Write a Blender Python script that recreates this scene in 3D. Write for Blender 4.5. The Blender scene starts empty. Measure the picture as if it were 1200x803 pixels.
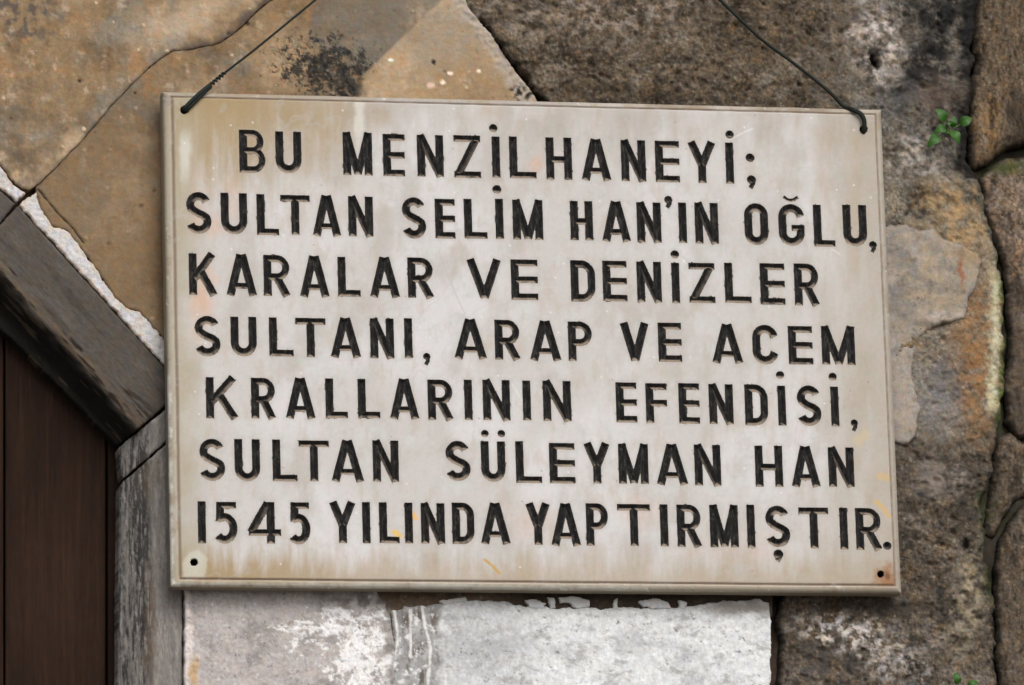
import bpy, math, random
import numpy as np
from mathutils import Matrix, Vector
random.seed(7)
D = bpy.data
scene = bpy.context.scene
COL = scene.collection
f64 = np.float64

# ------------------------------------------------------------------ camera
# The four corners of the plaque (a true rectangle on a vertical wall) as they
# appear in the 1200x803 photograph give the lens and the viewing direction.
CX, CY = 600.0, 401.5
TL, TR, BR, BL = (190., 108.), (1032., 129.), (1056., 696.), (200., 688.)
def hline(a, b): return np.cross([a[0]-CX, a[1]-CY, 1.], [b[0]-CX, b[1]-CY, 1.])
v1 = np.cross(hline(TL, TR), hline(BL, BR)); v1 = v1[:2]/v1[2]
v2 = np.cross(hline(TL, BL), hline(TR, BR)); v2 = v2[:2]/v2[2]
FPX = math.sqrt(-float(v1 @ v2))
e1 = np.array([v1[0], v1[1], FPX]); e1 /= np.linalg.norm(e1)
if e1[0] < 0: e1 = -e1
eu = np.array([v2[0], v2[1], FPX]); eu /= np.linalg.norm(eu)
if eu[1] > 0: eu = -eu
eu -= e1*(e1 @ eu); eu /= np.linalg.norm(eu)
ei = np.cross(eu, e1)
if ei[2] < 0: ei = -ei                     # into the wall
# rows of M turn camera coordinates (right, down, forward) into wall coordinates (X right, Y into wall, Z up)
M = np.array([e1, ei, eu])
DIST = FPX/1000.0                          # about 1 mm per photo pixel
CAM = -DIST*M[:, 2]
cam_d = D.cameras.new('camera'); cam = D.objects.new('camera', cam_d); COL.objects.link(cam)
cam_d.sensor_width = 36.0; cam_d.lens = FPX/1200.0*36.0
cam_d.clip_start = 0.1; cam_d.clip_end = 500.0
r, dn, fw = M[:, 0], M[:, 1], M[:, 2]
cam.matrix_world = Matrix(((r[0], -dn[0], -fw[0], CAM[0]), (r[1], -dn[1], -fw[1], CAM[1]),
                           (r[2], -dn[2], -fw[2], CAM[2]), (0, 0, 0, 1)))
scene.camera = cam
cam_d.dof.use_dof = True
cam_d.dof.focus_distance = DIST-0.045
cam_d.dof.aperture_fstop = 9.0
print('lens', cam_d.lens, 'cam', CAM)

# ------------------------------------------------------------------ light (overcast)
SUN_EL, SUN_AZ = 40.0, 12.0                # azimuth measured from the wall's outward normal, to the right
w = D.worlds.new('World'); scene.world = w; w.use_nodes = True
nt = w.node_tree; nt.nodes.clear()
sky = nt.nodes.new('ShaderNodeTexSky'); sky.sky_type = 'NISHITA'; sky.sun_disc = False
sky.sun_elevation = math.radians(SUN_EL); sky.sun_rotation = math.radians(180.0-SUN_AZ)
sky.air_density = 1.0; sky.dust_density = 4.0; sky.ozone_density = 1.0
hs = nt.nodes.new('ShaderNodeHueSaturation'); hs.inputs['Saturation'].default_value = 0.12
bg = nt.nodes.new('ShaderNodeBackground'); bg.inputs['Strength'].default_value = 0.13
wo = nt.nodes.new('ShaderNodeOutputWorld')
nt.links.new(sky.outputs[0], hs.inputs['Color']); nt.links.new(hs.outputs[0], bg.inputs['Color'])
nt.links.new(bg.outputs[0], wo.inputs['Surface'])
sl = D.lights.new('sun', 'SUN'); sl.energy = 1.1; sl.angle = math.radians(32); sl.color = (1.0, 0.95, 0.89)
so = D.objects.new('sun', sl); COL.objects.link(so)
sd = Vector((math.sin(math.radians(SUN_AZ))*math.cos(math.radians(SUN_EL)),
             -math.cos(math.radians(SUN_AZ))*math.cos(math.radians(SUN_EL)), math.sin(math.radians(SUN_EL))))
so.rotation_euler = sd.to_track_quat('Z', 'Y').to_euler()
so.location = (1, -4, 5)
scene.view_settings.view_transform = 'Standard'
scene.view_settings.look = 'None'
scene.view_settings.exposure = 0.06
scene.view_settings.gamma = 1.0

# ------------------------------------------------------------------ maths helpers
def W(px, py, h=0.0):
    """point of the plane h mm in front of the wall that the photo shows at (px, py); metres"""
    px = np.asarray(px, f64); py = np.asarray(py, f64); h = np.asarray(h, f64)/1000.0
    d = np.stack(np.broadcast_arrays((px-CX)/FPX, (py-CY)/FPX, np.ones_like(px*py)), -1) @ M.T
    t = (-h - CAM[1])/d[..., 1]
    return CAM + d*t[..., None]

def _hash(ix, iy, s):
    n = (ix.astype(np.int64)*374761393 + iy.astype(np.int64)*668265263 + int(s)*974634777) & 0xffffffff
    n = ((n ^ (n >> 13))*1274126177) & 0xffffffff
    n = ((n ^ (n >> 16))*2246822519) & 0xffffffff
    return ((n ^ (n >> 15)) & 0xffffff)/float(0xffffff)

def vn(x, y, s=0):
    ix = np.floor(x); iy = np.floor(y); fx = x-ix; fy = y-iy
    ix = ix.astype(np.int64); iy = iy.astype(np.int64)
    fx = fx*fx*fx*(fx*(fx*6-15)+10); fy = fy*fy*fy*(fy*(fy*6-15)+10)
    def g(jx, jy, dx, dy):
        a = _hash(jx, jy, s)*2*np.pi
        return np.cos(a)*dx + np.sin(a)*dy
    dx = x-np.floor(x); dy = y-np.floor(y)
    a = g(ix, iy, dx, dy); b = g(ix+1, iy, dx-1, dy); c = g(ix, iy+1, dx, dy-1); d = g(ix+1, iy+1, dx-1, dy-1)
    return ((a+(b-a)*fx) + ((c+(d-c)*fx)-(a+(b-a)*fx))*fy)*1.6      # about -1..1

def fbm(x, y, wl, octs=4, s=0, gain=0.5, ax=1.0, ay=1.0):
    r_ = 0; a = 1.0; t = 0
    x = x/ax; y = y/ay
    for o in range(octs):
        k = 2.03**o/wl
        r_ = r_ + a*vn(x*k+17.3*o, y*k-9.1*o, s+o*13); t += a; a *= gain
    return r_/t*1.35

def ridged(x, y, wl, octs=3, s=0):
    r_ = 0; a = 1.0; t = 0
    for o in range(octs):
        k = 2.1**o/wl
        r_ = r_ + a*(1-2*np.abs(vn(x*k, y*k, s+o*7))); t += a; a *= 0.5
    return r_/t

def worley(x, y, wl, s=0):
    """distance to nearest feature point, 0..1-ish, and a random id value"""
    x = x/wl; y = y/wl
    ix = np.floor(x).astype(np.int64); iy = np.floor(y).astype(np.int64)
    best = np.full(x.shape, 9.0); rid = np.zeros(x.shape)
    for di in (-1, 0, 1):
        for dj in (-1, 0, 1):
            jx = ix+di; jy = iy+dj
            d = np.hypot(jx+_hash(jx, jy, s)-x, jy+_hash(jx, jy, s+5)-y)
            m = d < best
            best = np.where(m, d, best); rid = np.where(m, _hash(jx, jy, s+9), rid)
    return best, rid

def ss(a, b, x):
    t = np.clip((x-a)/(b-a), 0, 1); return t*t*(3-2*t)

def blob(X, Y, cx, cy, rx, ry, soft=0.6, warp=0.0, ang=0.0, s=3, wl=20.0):
    if warp:
        X = X+warp*fbm(X, Y, wl, 3, s); Y = Y+warp*fbm(X+91, Y-37, wl, 3, s+50)
    c, n = math.cos(math.radians(ang)), math.sin(math.radians(ang))
    u = ((X-cx)*c+(Y-cy)*n)/rx; v = (-(X-cx)*n+(Y-cy)*c)/ry
    return 1-ss(1-soft, 1+soft*0.6, np.hypot(u, v))

def mix(c, t, m):
    t = np.asarray(t, f64)
    m = np.clip(m, 0, 1)[..., None] if np.ndim(m) else m
    return c*(1-m)+t*m

def const(X, c): return np.broadcast_to(np.asarray(c, f64), X.shape+(3,)).copy()

def poly_sdf(X, Y, P):
    """signed distance to polygon P, positive inside"""
    P = np.asarray(P, f64); n = len(P)
    d = np.full(X.shape, 1e18); ins = np.zeros(X.shape, bool)
    for i in range(n):
        ax, ay = P[i]; bx, by = P[(i+1) % n]
        ex, ey = bx-ax, by-ay
        t = np.clip(((X-ax)*ex+(Y-ay)*ey)/(ex*ex+ey*ey+1e-12), 0, 1)
        d = np.minimum(d, (X-ax-t*ex)**2+(Y-ay-t*ey)**2)
        if ay != by:
            c = ((ay > Y) != (by > Y)) & (X < (bx-ax)*(Y-ay)/(by-ay)+ax)
            ins ^= c
    d = np.sqrt(d)
    return np.where(ins, d, -d)

def line_dist(X, Y, P):
    d = np.full(X.shape, 1e18)
    for (ax, ay), (bx, by) in zip(P[:-1], P[1:]):
        ex, ey = bx-ax, by-ay
        t = np.clip(((X-ax)*ex+(Y-ay)*ey)/(ex*ex+ey*ey+1e-12), 0, 1)
        d = np.minimum(d, (X-ax-t*ex)**2+(Y-ay-t*ey)**2)
    return np.sqrt(d)

# ------------------------------------------------------------------ scene helpers
def link(o, parent=None):
    COL.objects.link(o)
    if parent is not None: o.parent = parent
    return o

def thing(name, label, cat, loc=(0, 0, 0), group=None):
    o = D.objects.new(name, None); COL.objects.link(o)
    o.location = loc; o['label'] = label; o['category'] = cat
    o.empty_display_size = 0.05
    if group: o['group'] = group
    return o

def np_mesh(name, V, F, col=None, mat=None, smooth=True, parent=None):
    """V (n,3); F (m,4) quads, last index -1 for a triangle is not used here"""
    V = np.asarray(V, np.float32); F = np.asarray(F, np.int32)
    used = np.unique(F); remap = np.full(len(V), -1, np.int32); remap[used] = np.arange(len(used), dtype=np.int32)
    V = V[used]; F = remap[F]
    if col is not None: col = np.asarray(col, np.float32)[used]
    if parent is not None:
        V = V - np.array(parent.location, np.float32)
    me = D.meshes.new(name)
    me.vertices.add(len(V)); me.vertices.foreach_set('co', V.ravel())
    me.loops.add(F.size); me.loops.foreach_set('vertex_index', F.ravel())
    me.polygons.add(len(F))
    me.polygons.foreach_set('loop_start', np.arange(0, F.size, F.shape[1], dtype=np.int32))
    me.polygons.foreach_set('loop_total', np.full(len(F), F.shape[1], np.int32))
    me.polygons.foreach_set('use_smooth', np.full(len(F), smooth, bool))
    me.update(calc_edges=True)
    if col is not None:
        a = me.color_attributes.new('Col', 'FLOAT_COLOR', 'POINT')
        c4 = np.ones((len(V), 4), np.float32); c4[:, :3] = np.clip(col, 0.002, 0.9)
        a.data.foreach_set('color', c4.ravel())
    if mat: me.materials.append(mat)
    o = D.objects.new(name, me)
    return link(o, parent)

def grid_axis(lo, hi, step, flo, fhi, k=8):
    """sample positions, fine where the photo looks, coarser beyond it"""
    out = []; x = lo
    while x < hi:
        out.append(x)
        o_ = max(flo-12-x, x-fhi-12, 0)
        x += step if o_ == 0 else (min(step*3, max(step, o_)) if o_ < 420 else step*11)
    out.append(hi)
    return np.array(out, f64)

def punch(c, g):
    """stronger difference between the light and dark minerals of one surface, same overall tone"""
    if g == 1.0: return c
    L = c @ np.array([0.3, 0.55, 0.15]); m = np.median(L)
    return c*((np.clip(L, 1e-3, 1)/m)**(g-1))[..., None]

def relief(name, poly, step, hb, hd, cf, mat, parent, back=60., rnd=4., jit=0., jwl=18., seed=1, smooth=True, cut=None, keep=None, con=1.0, chroma=0.22):
    """a stone, board or plaster sheet: outline 'poly' laid out on the wall, base height hb, surface relief hd, colour cf"""
    P = np.asarray(poly, f64)
    xs = grid_axis(P[:, 0].min()-2, P[:, 0].max()+2, step, 0, 1200)
    ys = grid_axis(P[:, 1].min()-2, P[:, 1].max()+2, step, 0, 803)
    X, Y = np.meshgrid(xs, ys)
    inn = poly_sdf(X, Y, P)
    if cut is not None: inn = np.minimum(inn, -poly_sdf(X, Y, cut))
    if jit: inn = inn + jit*fbm(X, Y, jwl, 4, seed+77)
    gy, gx = np.gradient(inn, ys, xs)
    g = np.hypot(gx, gy)+1e-6
    lx = np.gradient(xs)[None, :]; ly = np.gradient(ys)[:, None]
    near = np.abs(inn)/g < 0.62*np.minimum(lx, ly)
    Xs = np.where(near, X-inn*gx/g/g, X); Ys = np.where(near, Y-inn*gy/g/g, Y)
    inn = np.where(near, 0, inn)
    X, Y = Xs, Ys
    c = (inn[:-1, :-1]+inn[1:, :-1]+inn[:-1, 1:]+inn[1:, 1:])/4 > 0.02
    if keep is not None: c &= keep((X[:-1, :-1]+X[1:, 1:])/2, (Y[:-1, :-1]+Y[1:, 1:])/2)
    c &= ~((X[:-1, :-1] > 240) & (X[:-1, :-1] < 1008) & (Y[:-1, :-1] > 170) & (Y[:-1, :-1] < 630)) | (step > 5)   # nothing to see deep behind the plaque
    ny, nx = X.shape
    um = np.zeros(X.shape, bool)
    um[:-1, :-1] |= c; um[1:, :-1] |= c; um[:-1, 1:] |= c; um[1:, 1:] |= c
    x_, y_, i_ = X[um], Y[um], inn[um]
    base = hb(x_, y_) if callable(hb) else np.full(x_.shape, float(hb))
    det = hd(x_, y_, i_)
    q = np.clip(i_/max(rnd, 0.01), 0, 1)
    det = det - rnd*(1-np.sqrt(np.clip(1-(1-q)**2, 0, 1)))
    p_ = W(x_, y_, base); p_[..., 1] -= det/1000.0
    k_ = punch(cf(x_, y_, det, i_), con)
    if chroma:
        a_ = fbm(x_, y_, 7, 3, seed+900, 0.8); b_ = fbm(x_, y_, 13, 4, seed+950, 0.7)
        k_ = k_*np.stack([1+chroma*(0.5*a_+0.4*b_), 1-chroma*0.25*a_, 1-chroma*(0.1*a_+0.9*b_)], -1)
    P3 = np.zeros(X.shape+(3,)); P3[um] = p_
    col = np.zeros(X.shape+(3,)); col[um] = k_
    idx = np.arange(nx*ny).reshape(ny, nx)
    F = np.stack([idx[:-1, :-1], idx[1:, :-1], idx[1:, 1:], idx[:-1, 1:]], -1)[c]
    V = P3.reshape(-1, 3); C = col.reshape(-1, 3)
    # skirt down to the back
    Vb = V.copy(); Vb[:, 1] = np.maximum(Vb[:, 1]+0.004, back/1000.0)
    cp = np.pad(c, 1)
    S = []
    up = c & ~cp[:-2, 1:-1]; dnn = c & ~cp[2:, 1:-1]; lf = c & ~cp[1:-1, :-2]; rt = c & ~cp[1:-1, 2:]
    S.append(np.stack([idx[:-1, :-1], idx[:-1, 1:]], -1)[up]); S.append(np.stack([idx[1:, 1:], idx[1:, :-1]], -1)[dnn])
    S.append(np.stack([idx[1:, :-1], idx[:-1, :-1]], -1)[lf]); S.append(np.stack([idx[:-1, 1:], idx[1:, 1:]], -1)[rt])
    S = np.concatenate(S); n0 = len(V)
    FS = np.stack([S[:, 0], S[:, 1], S[:, 1]+2*n0, S[:, 0]+2*n0], -1)
    # separate copy of the rim keeps the arris crisp
    Vr = V.copy()
    V = np.concatenate([V, Vr, Vb]); C = np.concatenate([C, C, C])
    FS[:, 0] += n0; FS[:, 1] += n0
    return np_mesh(name, V, np.concatenate([F, FS]), C, mat, smooth, parent)

def tube(name, pts, rad, mat, parent=None, n=10, col=None, twist=0.0, closed_ends=True):
    pts = [Vector(p) for p in pts]; V = []; F = []
    rads = rad if hasattr(rad, '__len__') else [rad]*len(pts)
    ref = Vector((0, -1, 0.2)).normalized()
    for i, p in enumerate(pts):
        t = (pts[min(i+1, len(pts)-1)]-pts[max(i-1, 0)]).normalized()
        a = t.cross(ref).normalized(); b = t.cross(a)
        for k in range(n):
            th = 2*math.pi*k/n+twist*i
            V.append(p+(a*math.cos(th)+b*math.sin(th))*rads[i])
    for i in range(len(pts)-1):
        for k in range(n):
            F.append((i*n+k, i*n+(k+1) % n, (i+1)*n+(k+1) % n, (i+1)*n+k))
    me = D.meshes.new(name)
    if closed_ends: F += [tuple(reversed(range(n))), tuple(range((len(pts)-1)*n, len(pts)*n))]
    off = Vector(parent.location) if parent else Vector((0, 0, 0))
    me.from_pydata([v-off for v in V], [], F)
    for p in me.polygons: p.use_smooth = len(p.vertices) == 4
    me.materials.append(mat)
    return link(D.objects.new(name, me), parent)

def smooth_path(P, n=8):
    P = [Vector(p) for p in P]; out = []
    for i in range(len(P)-1):
        p0 = P[max(i-1, 0)]; p1 = P[i]; p2 = P[i+1]; p3 = P[min(i+2, len(P)-1)]
        for k in range(n):
            t = k/n
            out.append(0.5*((2*p1)+(p2-p0)*t+(2*p0-5*p1+4*p2-p3)*t*t+(3*p1-p0-3*p2+p3)*t**3))
    out.append(P[-1]); return out

# ------------------------------------------------------------------ materials
def material(name, rough=0.9, spec=0.25, bump=0.4, bscale=350., fine=900., var=0.25, stretch=None, sss=0.0, rvar=0.0):
    """painted-in natural colour (attribute Col) broken up by procedural grain and relief"""
    m = D.materials.new(name); m.use_nodes = True; t = m.node_tree; N = t.nodes; L = t.links
    b = N['Principled BSDF']
    b.inputs['Roughness'].default_value = rough; b.inputs['Specular IOR Level'].default_value = spec
    at = N.new('ShaderNodeAttribute'); at.attribute_name = 'Col'
    tc = N.new('ShaderNodeTexCoord'); mp = N.new('ShaderNodeMapping'); L.new(tc.outputs['Object'], mp.inputs['Vector'])
    if stretch: mp.inputs['Scale'].default_value = stretch
    n1 = N.new('ShaderNodeTexNoise'); n1.inputs['Scale'].default_value = bscale; n1.inputs['Detail'].default_value = 5; n1.inputs['Roughness'].default_value = 0.65
    n2 = N.new('ShaderNodeTexNoise'); n2.inputs['Scale'].default_value = fine; n2.inputs['Detail'].default_value = 3
    for n in (n1, n2): L.new(mp.outputs[0], n.inputs['Vector'])
    mr = N.new('ShaderNodeMapRange'); mr.inputs['From Min'].default_value = 0.25; mr.inputs['From Max'].default_value = 0.75
    mr.inputs['To Min'].default_value = 1-var; mr.inputs['To Max'].default_value = 1+var
    ad = N.new('ShaderNodeMath'); ad.operation = 'MULTIPLY_ADD'; ad.inputs[1].default_value = 0.5
    hf = N.new('ShaderNodeMath'); hf.operation = 'MULTIPLY'; hf.inputs[1].default_value = 0.5
    L.new(n2.outputs['Fac'], hf.inputs[0]); L.new(n1.outputs['Fac'], ad.inputs[0]); L.new(hf.outputs[0], ad.inputs[2])
    L.new(ad.outputs[0], mr.inputs['Value'])
    vm = N.new('ShaderNodeVectorMath'); vm.operation = 'SCALE'
    L.new(at.outputs['Color'], vm.inputs[0]); L.new(mr.outputs[0], vm.inputs['Scale'])
    L.new(vm.outputs[0], b.inputs['Base Color'])
    bp = N.new('ShaderNodeBump'); bp.inputs['Strength'].default_value = bump; bp.inputs['Distance'].default_value = 0.0015
    L.new(ad.outputs[0], bp.inputs['Height']); L.new(bp.outputs[0], b.inputs['Normal'])
    if rvar:
        rr = N.new('ShaderNodeMapRange'); rr.inputs['To Min'].default_value = rough-rvar; rr.inputs['To Max'].default_value = rough+rvar
        L.new(n1.outputs['Fac'], rr.inputs['Value']); L.new(rr.outputs[0], b.inputs['Roughness'])
    if sss:
        b.inputs['Subsurface Weight'].default_value = sss; b.inputs['Subsurface Radius'].default_value = (0.004, 0.003, 0.002)
        b.inputs['Subsurface Scale'].default_value = 0.5
    return m

def plain(name, c, rough=0.6, metal=0.0, bump=0.3, bscale=600., var=0.3, spec=0.4):
    m = D.materials.new(name); m.use_nodes = True; t = m.node_tree; N = t.nodes; L = t.links
    b = N['Principled BSDF']; b.inputs['Roughness'].default_value = rough; b.inputs['Metallic'].default_value = metal
    b.inputs['Specular IOR Level'].default_value = spec
    tc = N.new('ShaderNodeTexCoord'); n1 = N.new('ShaderNodeTexNoise'); n1.inputs['Scale'].default_value = bscale; n1.inputs['Detail'].default_value = 4
    L.new(tc.outputs['Object'], n1.inputs['Vector'])
    cr = N.new('ShaderNodeValToRGB'); cr.color_ramp.elements[0].position = 0.3; cr.color_ramp.elements[1].position = 0.7
    cr.color_ramp.elements[0].color = (*[v*(1-var) for v in c], 1); cr.color_ramp.elements[1].color = (*[v*(1+var) for v in c], 1)
    L.new(n1.outputs['Fac'], cr.inputs[0]); L.new(cr.outputs[0], b.inputs['Base Color'])
    bp = N.new('ShaderNodeBump'); bp.inputs['Strength'].default_value = bump; bp.inputs['Distance'].default_value = 0.0008
    L.new(n1.outputs['Fac'], bp.inputs['Height']); L.new(bp.outputs[0], b.inputs['Normal'])
    return m

M_SAND = material('smooth_sandstone', 0.95, 0.1, 0.9, 260., 900., 0.2)
M_ROUGH = material('rough_limestone', 0.97, 0.1, 1.0, 230., 700., 0.36)
M_MORTAR = material('old_mortar', 0.95, 0.15, 0.7, 200., 700., 0.3)
M_WASH = material('whitewashed_stone', 0.85, 0.2, 0.6, 220., 800., 0.14)
M_GREY = material('grey_dressed_stone', 0.95, 0.1, 0.5, 300., 900., 0.16)
M_JAMB = material('grey_dressed_stone_upright', 0.95, 0.1, 0.6, 300., 900., 0.25, (1, 1, 0.25))
M_WOOD = material('dark_door_wood', 0.8, 0.08, 0.45, 260., 900., 0.3, (1, 1, 0.06))
M_MARBLE = material('weathered_marble', 0.68, 0.2, 0.12, 120., 700., 0.045, None, 0.0, 0.1)
M_PAINT = material('black_letter_paint', 0.6, 0.12, 0.5, 500., 1200., 0.55)
M_WIRE = plain('green_coated_wire', (0.012, 0.016, 0.013), 0.6, 0, 0.3, 600., 0.3, 0.2)
M_LEAF = plain('fresh_green_leaf', (0.032, 0.105, 0.010), 0.55, 0, 0.2, 220., 0.25)
M_STEM = plain('green_stem', (0.08, 0.15, 0.03), 0.6)
M_BOLT = plain('rusty_iron', (0.12, 0.06, 0.035), 0.8, 0.3)

# ------------------------------------------------------------------ the setting under the camera
GZ = -3.35
def ground_mesh():
    n = 60
    xs = np.concatenate([np.linspace(-60, -6, 8), np.linspace(-5.5, 5.5, 24), np.linspace(6, 60, 8)])
    ys = np.concatenate([np.linspace(-80, -9, 9), np.linspace(-8.5, 0.3, 20)])
    X, Y = np.meshgrid(xs, ys)
    Z = GZ+0.01*fbm(X, Y, 2.0, 3, 4)
    V = np.stack([X, Y, Z], -1).reshape(-1, 3)
    idx = np.arange(X.size).reshape(X.shape)
    F = np.stack([idx[:-1, :-1], idx[:-1, 1:], idx[1:, 1:], idx[1:, :-1]], -1).reshape(-1, 4)
    c = const(X, (0.17, 0.155, 0.14)).reshape(-1, 3)
    o = np_mesh('ground', V, F, c, material('street_paving', 0.9, 0.2, 0.5, 6., 40., 0.3), True)
    o['kind'] = 'structure'
ground_mesh()

# ------------------------------------------------------------------ the rubble and ashlar wall
wall = thing('stone_wall', 'old wall of ochre ashlar and dark rough rubble stones behind the marble plaque', 'wall', (0, 0, GZ))

def ochre(X, Y, H, I, s=0):
    c = const(X, (0.285, 0.195, 0.112))
    c = mix(c, (0.42, 0.315, 0.215), ss(-0.1, 0.5, fbm(X, Y, 150, 5, 11+s, 0.6))*0.9)
    c = mix(c, (0.20, 0.125, 0.068), ss(-0.05, 0.55, fbm(X, Y, 80, 6, 21+s, 0.65))*0.75)
    c = mix(c, (0.23, 0.205, 0.165), ss(0.0, 0.5, fbm(X, Y, 100, 5, 31+s, 0.6))*0.75)
    c = mix(c, (0.38, 0.20, 0.09), ss(0.15, 0.6, fbm(X, Y, 50, 5, 41+s, 0.65))*0.55)
    c = mix(c, (0.45, 0.36, 0.27), ss(0.2, 0.6, fbm(X, Y, 22, 5, 45+s, 0.7))*0.45)
    c = mix(c, (0.15, 0.105, 0.07), ss(0.25, 0.7, fbm(X, Y, 16, 5, 47+s, 0.7))*0.45)
    # thin vertical run marks
    c = c*(1+0.12*fbm(X, Y, 14, 4, 51+s, 0.6, 1.0, 3.0))[..., None]
    c = c*(1+0.17*fbm(X, Y, 6, 4, 61+s, 0.75))[..., None]
    d, rid = worley(X, Y, 23, 71+s)
    sz = 0.06+0.10*((rid*37) % 1)
    d = d+0.05*fbm(X, Y, 5, 2, 73+s)
    c = mix(c, (0.55, 0.43, 0.31), (1-ss(sz*0.4, sz, d))*(rid > 0.86)*0.75)
    c = mix(c, (0.08, 0.055, 0.04), (1-ss(sz*0.4, sz, d))*(rid < 0.09)*0.85)
    return c

def h_ochre(X, Y, I, s=0):
    h = 2.2*fbm(X, Y, 130, 4, 12+s)+0.9*fbm(X, Y, 22, 4, 18+s, 0.6)+0.35*fbm(X, Y, 6, 3, 19+s)
    d, rid = worley(X, Y, 23, 71+s)
    sz = 0.06+0.10*((rid*37) % 1)
    d = d+0.05*fbm(X, Y, 5, 2, 73+s)
    h += 1.2*(1-ss(sz*0.3, sz, d))*(rid > 0.86) - 1.8*(1-ss(sz*0.3, sz, d))*(rid < 0.09)
    return h

# joint between the two big ochre stones, along the photo's diagonal
J1 = [(352, -30), (320, -2), (300, 14), (280, 34), (258, 50), (228, 57), (203, 59), (188, 68), (165, 88), (130, 124), (100, 160), (62, 199), (43, 217)]
def cf_A(X, Y, H, I):
    c = ochre(X, Y, H, I, 0)
    c = mix(c, (0.115, 0.105, 0.105), blob(X, Y, 22, 14, 50, 34, 0.5, 16, 0, 5, 16)*ss(-0.15, 0.35, fbm(X, Y, 11, 4, 8))*0.75)
    c = mix(c, (0.17, 0.13, 0.09), blob(X, Y, 10, 165, 75, 70, 0.9, 30, 30, 9, 40)*ss(-0.4, 0.5, fbm(X, Y, 24, 5, 82))*0.8)
    c = mix(c, (0.47, 0.37, 0.27), blob(X, Y, 215, 22, 70, 26, 0.9, 12, -20)*0.55)
    c = mix(c, (0.13, 0.105, 0.09), (1-ss(0, 15, line_dist(X, Y, [(228, 57), (262, 52), (285, 28), (304, 12), (330, -20)]) + 7*fbm(X, Y, 14, 4, 66)))*0.85)
    c = mix(c, (0.16, 0.11, 0.07), (1-ss(0, 3.5, I+2.4*fbm(X, Y, 14, 4, 67)))*0.5)
    return c
A = [(-330, -330), (420, -330)] + J1 + [(34, 222), (18, 216), (6, 200), (-8, 184), (-330, -160)]
relief('stone', A, 1.5, 1.2, lambda X, Y, I: h_ochre(X, Y, I, 0), cf_A, M_SAND, wall, 60, 1.2, 1.6, 12, 1, con=1.5)

def cf_B(X, Y, H, I):
    c = ochre(X, Y, H, I, 300)
    c = mix(c*0.88, (0.27, 0.175, 0.085), blob(X, Y, 120, 280, 130, 150, 0.9, 24)*0.5)
    c = mix(c, (0.46, 0.32, 0.19), blob(X, Y, 335, 70, 42, 40, 0.8, 12)*0.6)
    # smooth grey cement wash in the upper middle
    g = ss(-7, 7, poly_sdf(X, Y, [(385, -40), (560, -40), (515, 6), (470, 44), (432, 82), (400, 70), (365, 52), (362, 20)])+14*fbm(X, Y, 36, 5, 91, 0.65))
    c = mix(c, (0.20, 0.17, 0.135), g*(0.72+0.3*fbm(X, Y, 25, 4, 95)))
    c = mix(c, (0.30, 0.24, 0.18), (1-ss(0, 4, np.abs(line_dist(X, Y, [(515, 8), (470, 46), (430, 84)])+3)))*0.5)
    # black lichen
    L = blob(X, Y, 385, 80, 84, 46, 0.9, 20, 12, 77, 16)
    L = np.maximum(L, blob(X, Y, 415, 100, 44, 16, 0.5, 8, 4, 79, 12))
    k = ss(-0.05, 0.35, L-0.62+0.85*fbm(X, Y, 11, 6, 93, 0.85))
    c = mix(c, (0.028, 0.029, 0.03), k*0.9)
    c = mix(c, (0.12, 0.115, 0.10), L*0.5*ss(-0.4, 0.4, fbm(X, Y, 6, 3, 96)))
    c = mix(c, (0.20, 0.14, 0.09), (1-ss(0, 7, 112+(X-190)*0.025-Y))*0.4)
    c = mix(c, (0.13, 0.09, 0.06), (1-ss(0, 3, I+2.4*fbm(X, Y, 14, 3, 68)))*0.4)
    c = mix(c, (0.09, 0.065, 0.045), 1-ss(0.4, 1.6, line_dist(X, Y, [(45, 222), (58, 238), (70, 252), (86, 268), (98, 285)])+0.6*fbm(X, Y, 6, 3, 4)))
    return c
def h_B(X, Y, I):
    h = h_ochre(X, Y, I, 300)
    h -= 2.0*(1-ss(0.3, 1.8, line_dist(X, Y, [(45, 222), (58, 238), (70, 252), (86, 268), (98, 285)])+0.5*fbm(X, Y, 6, 3, 4)))
    k = blob(X, Y, 383, 82, 62, 30, 0.6, 14, 8, 77, 16)
    return h + 0.9*k*fbm(X, Y, 5, 3, 94)
strip_top = [(43, 222), (45, 237), (60, 264), (78, 270), (90, 284), (102, 300), (120, 326), (134, 347), (149, 361), (164, 365), (179, 383), (192, 396)]
B = [(42.5, 219.5)] + [(x+0.4, y+0.6) for x, y in J1[::-1]][1:] + [(545, -60), (548, -25), (548, 8), (575, 40), (600, 78), (622, 106), (650, 150), (650, 200), (433, 200), (330, 230), (260, 330), (260, 440), (215, 420)] + strip_top[::-1][:-1]
# narrow depth of the joint: the lower stone sits a little back

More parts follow.
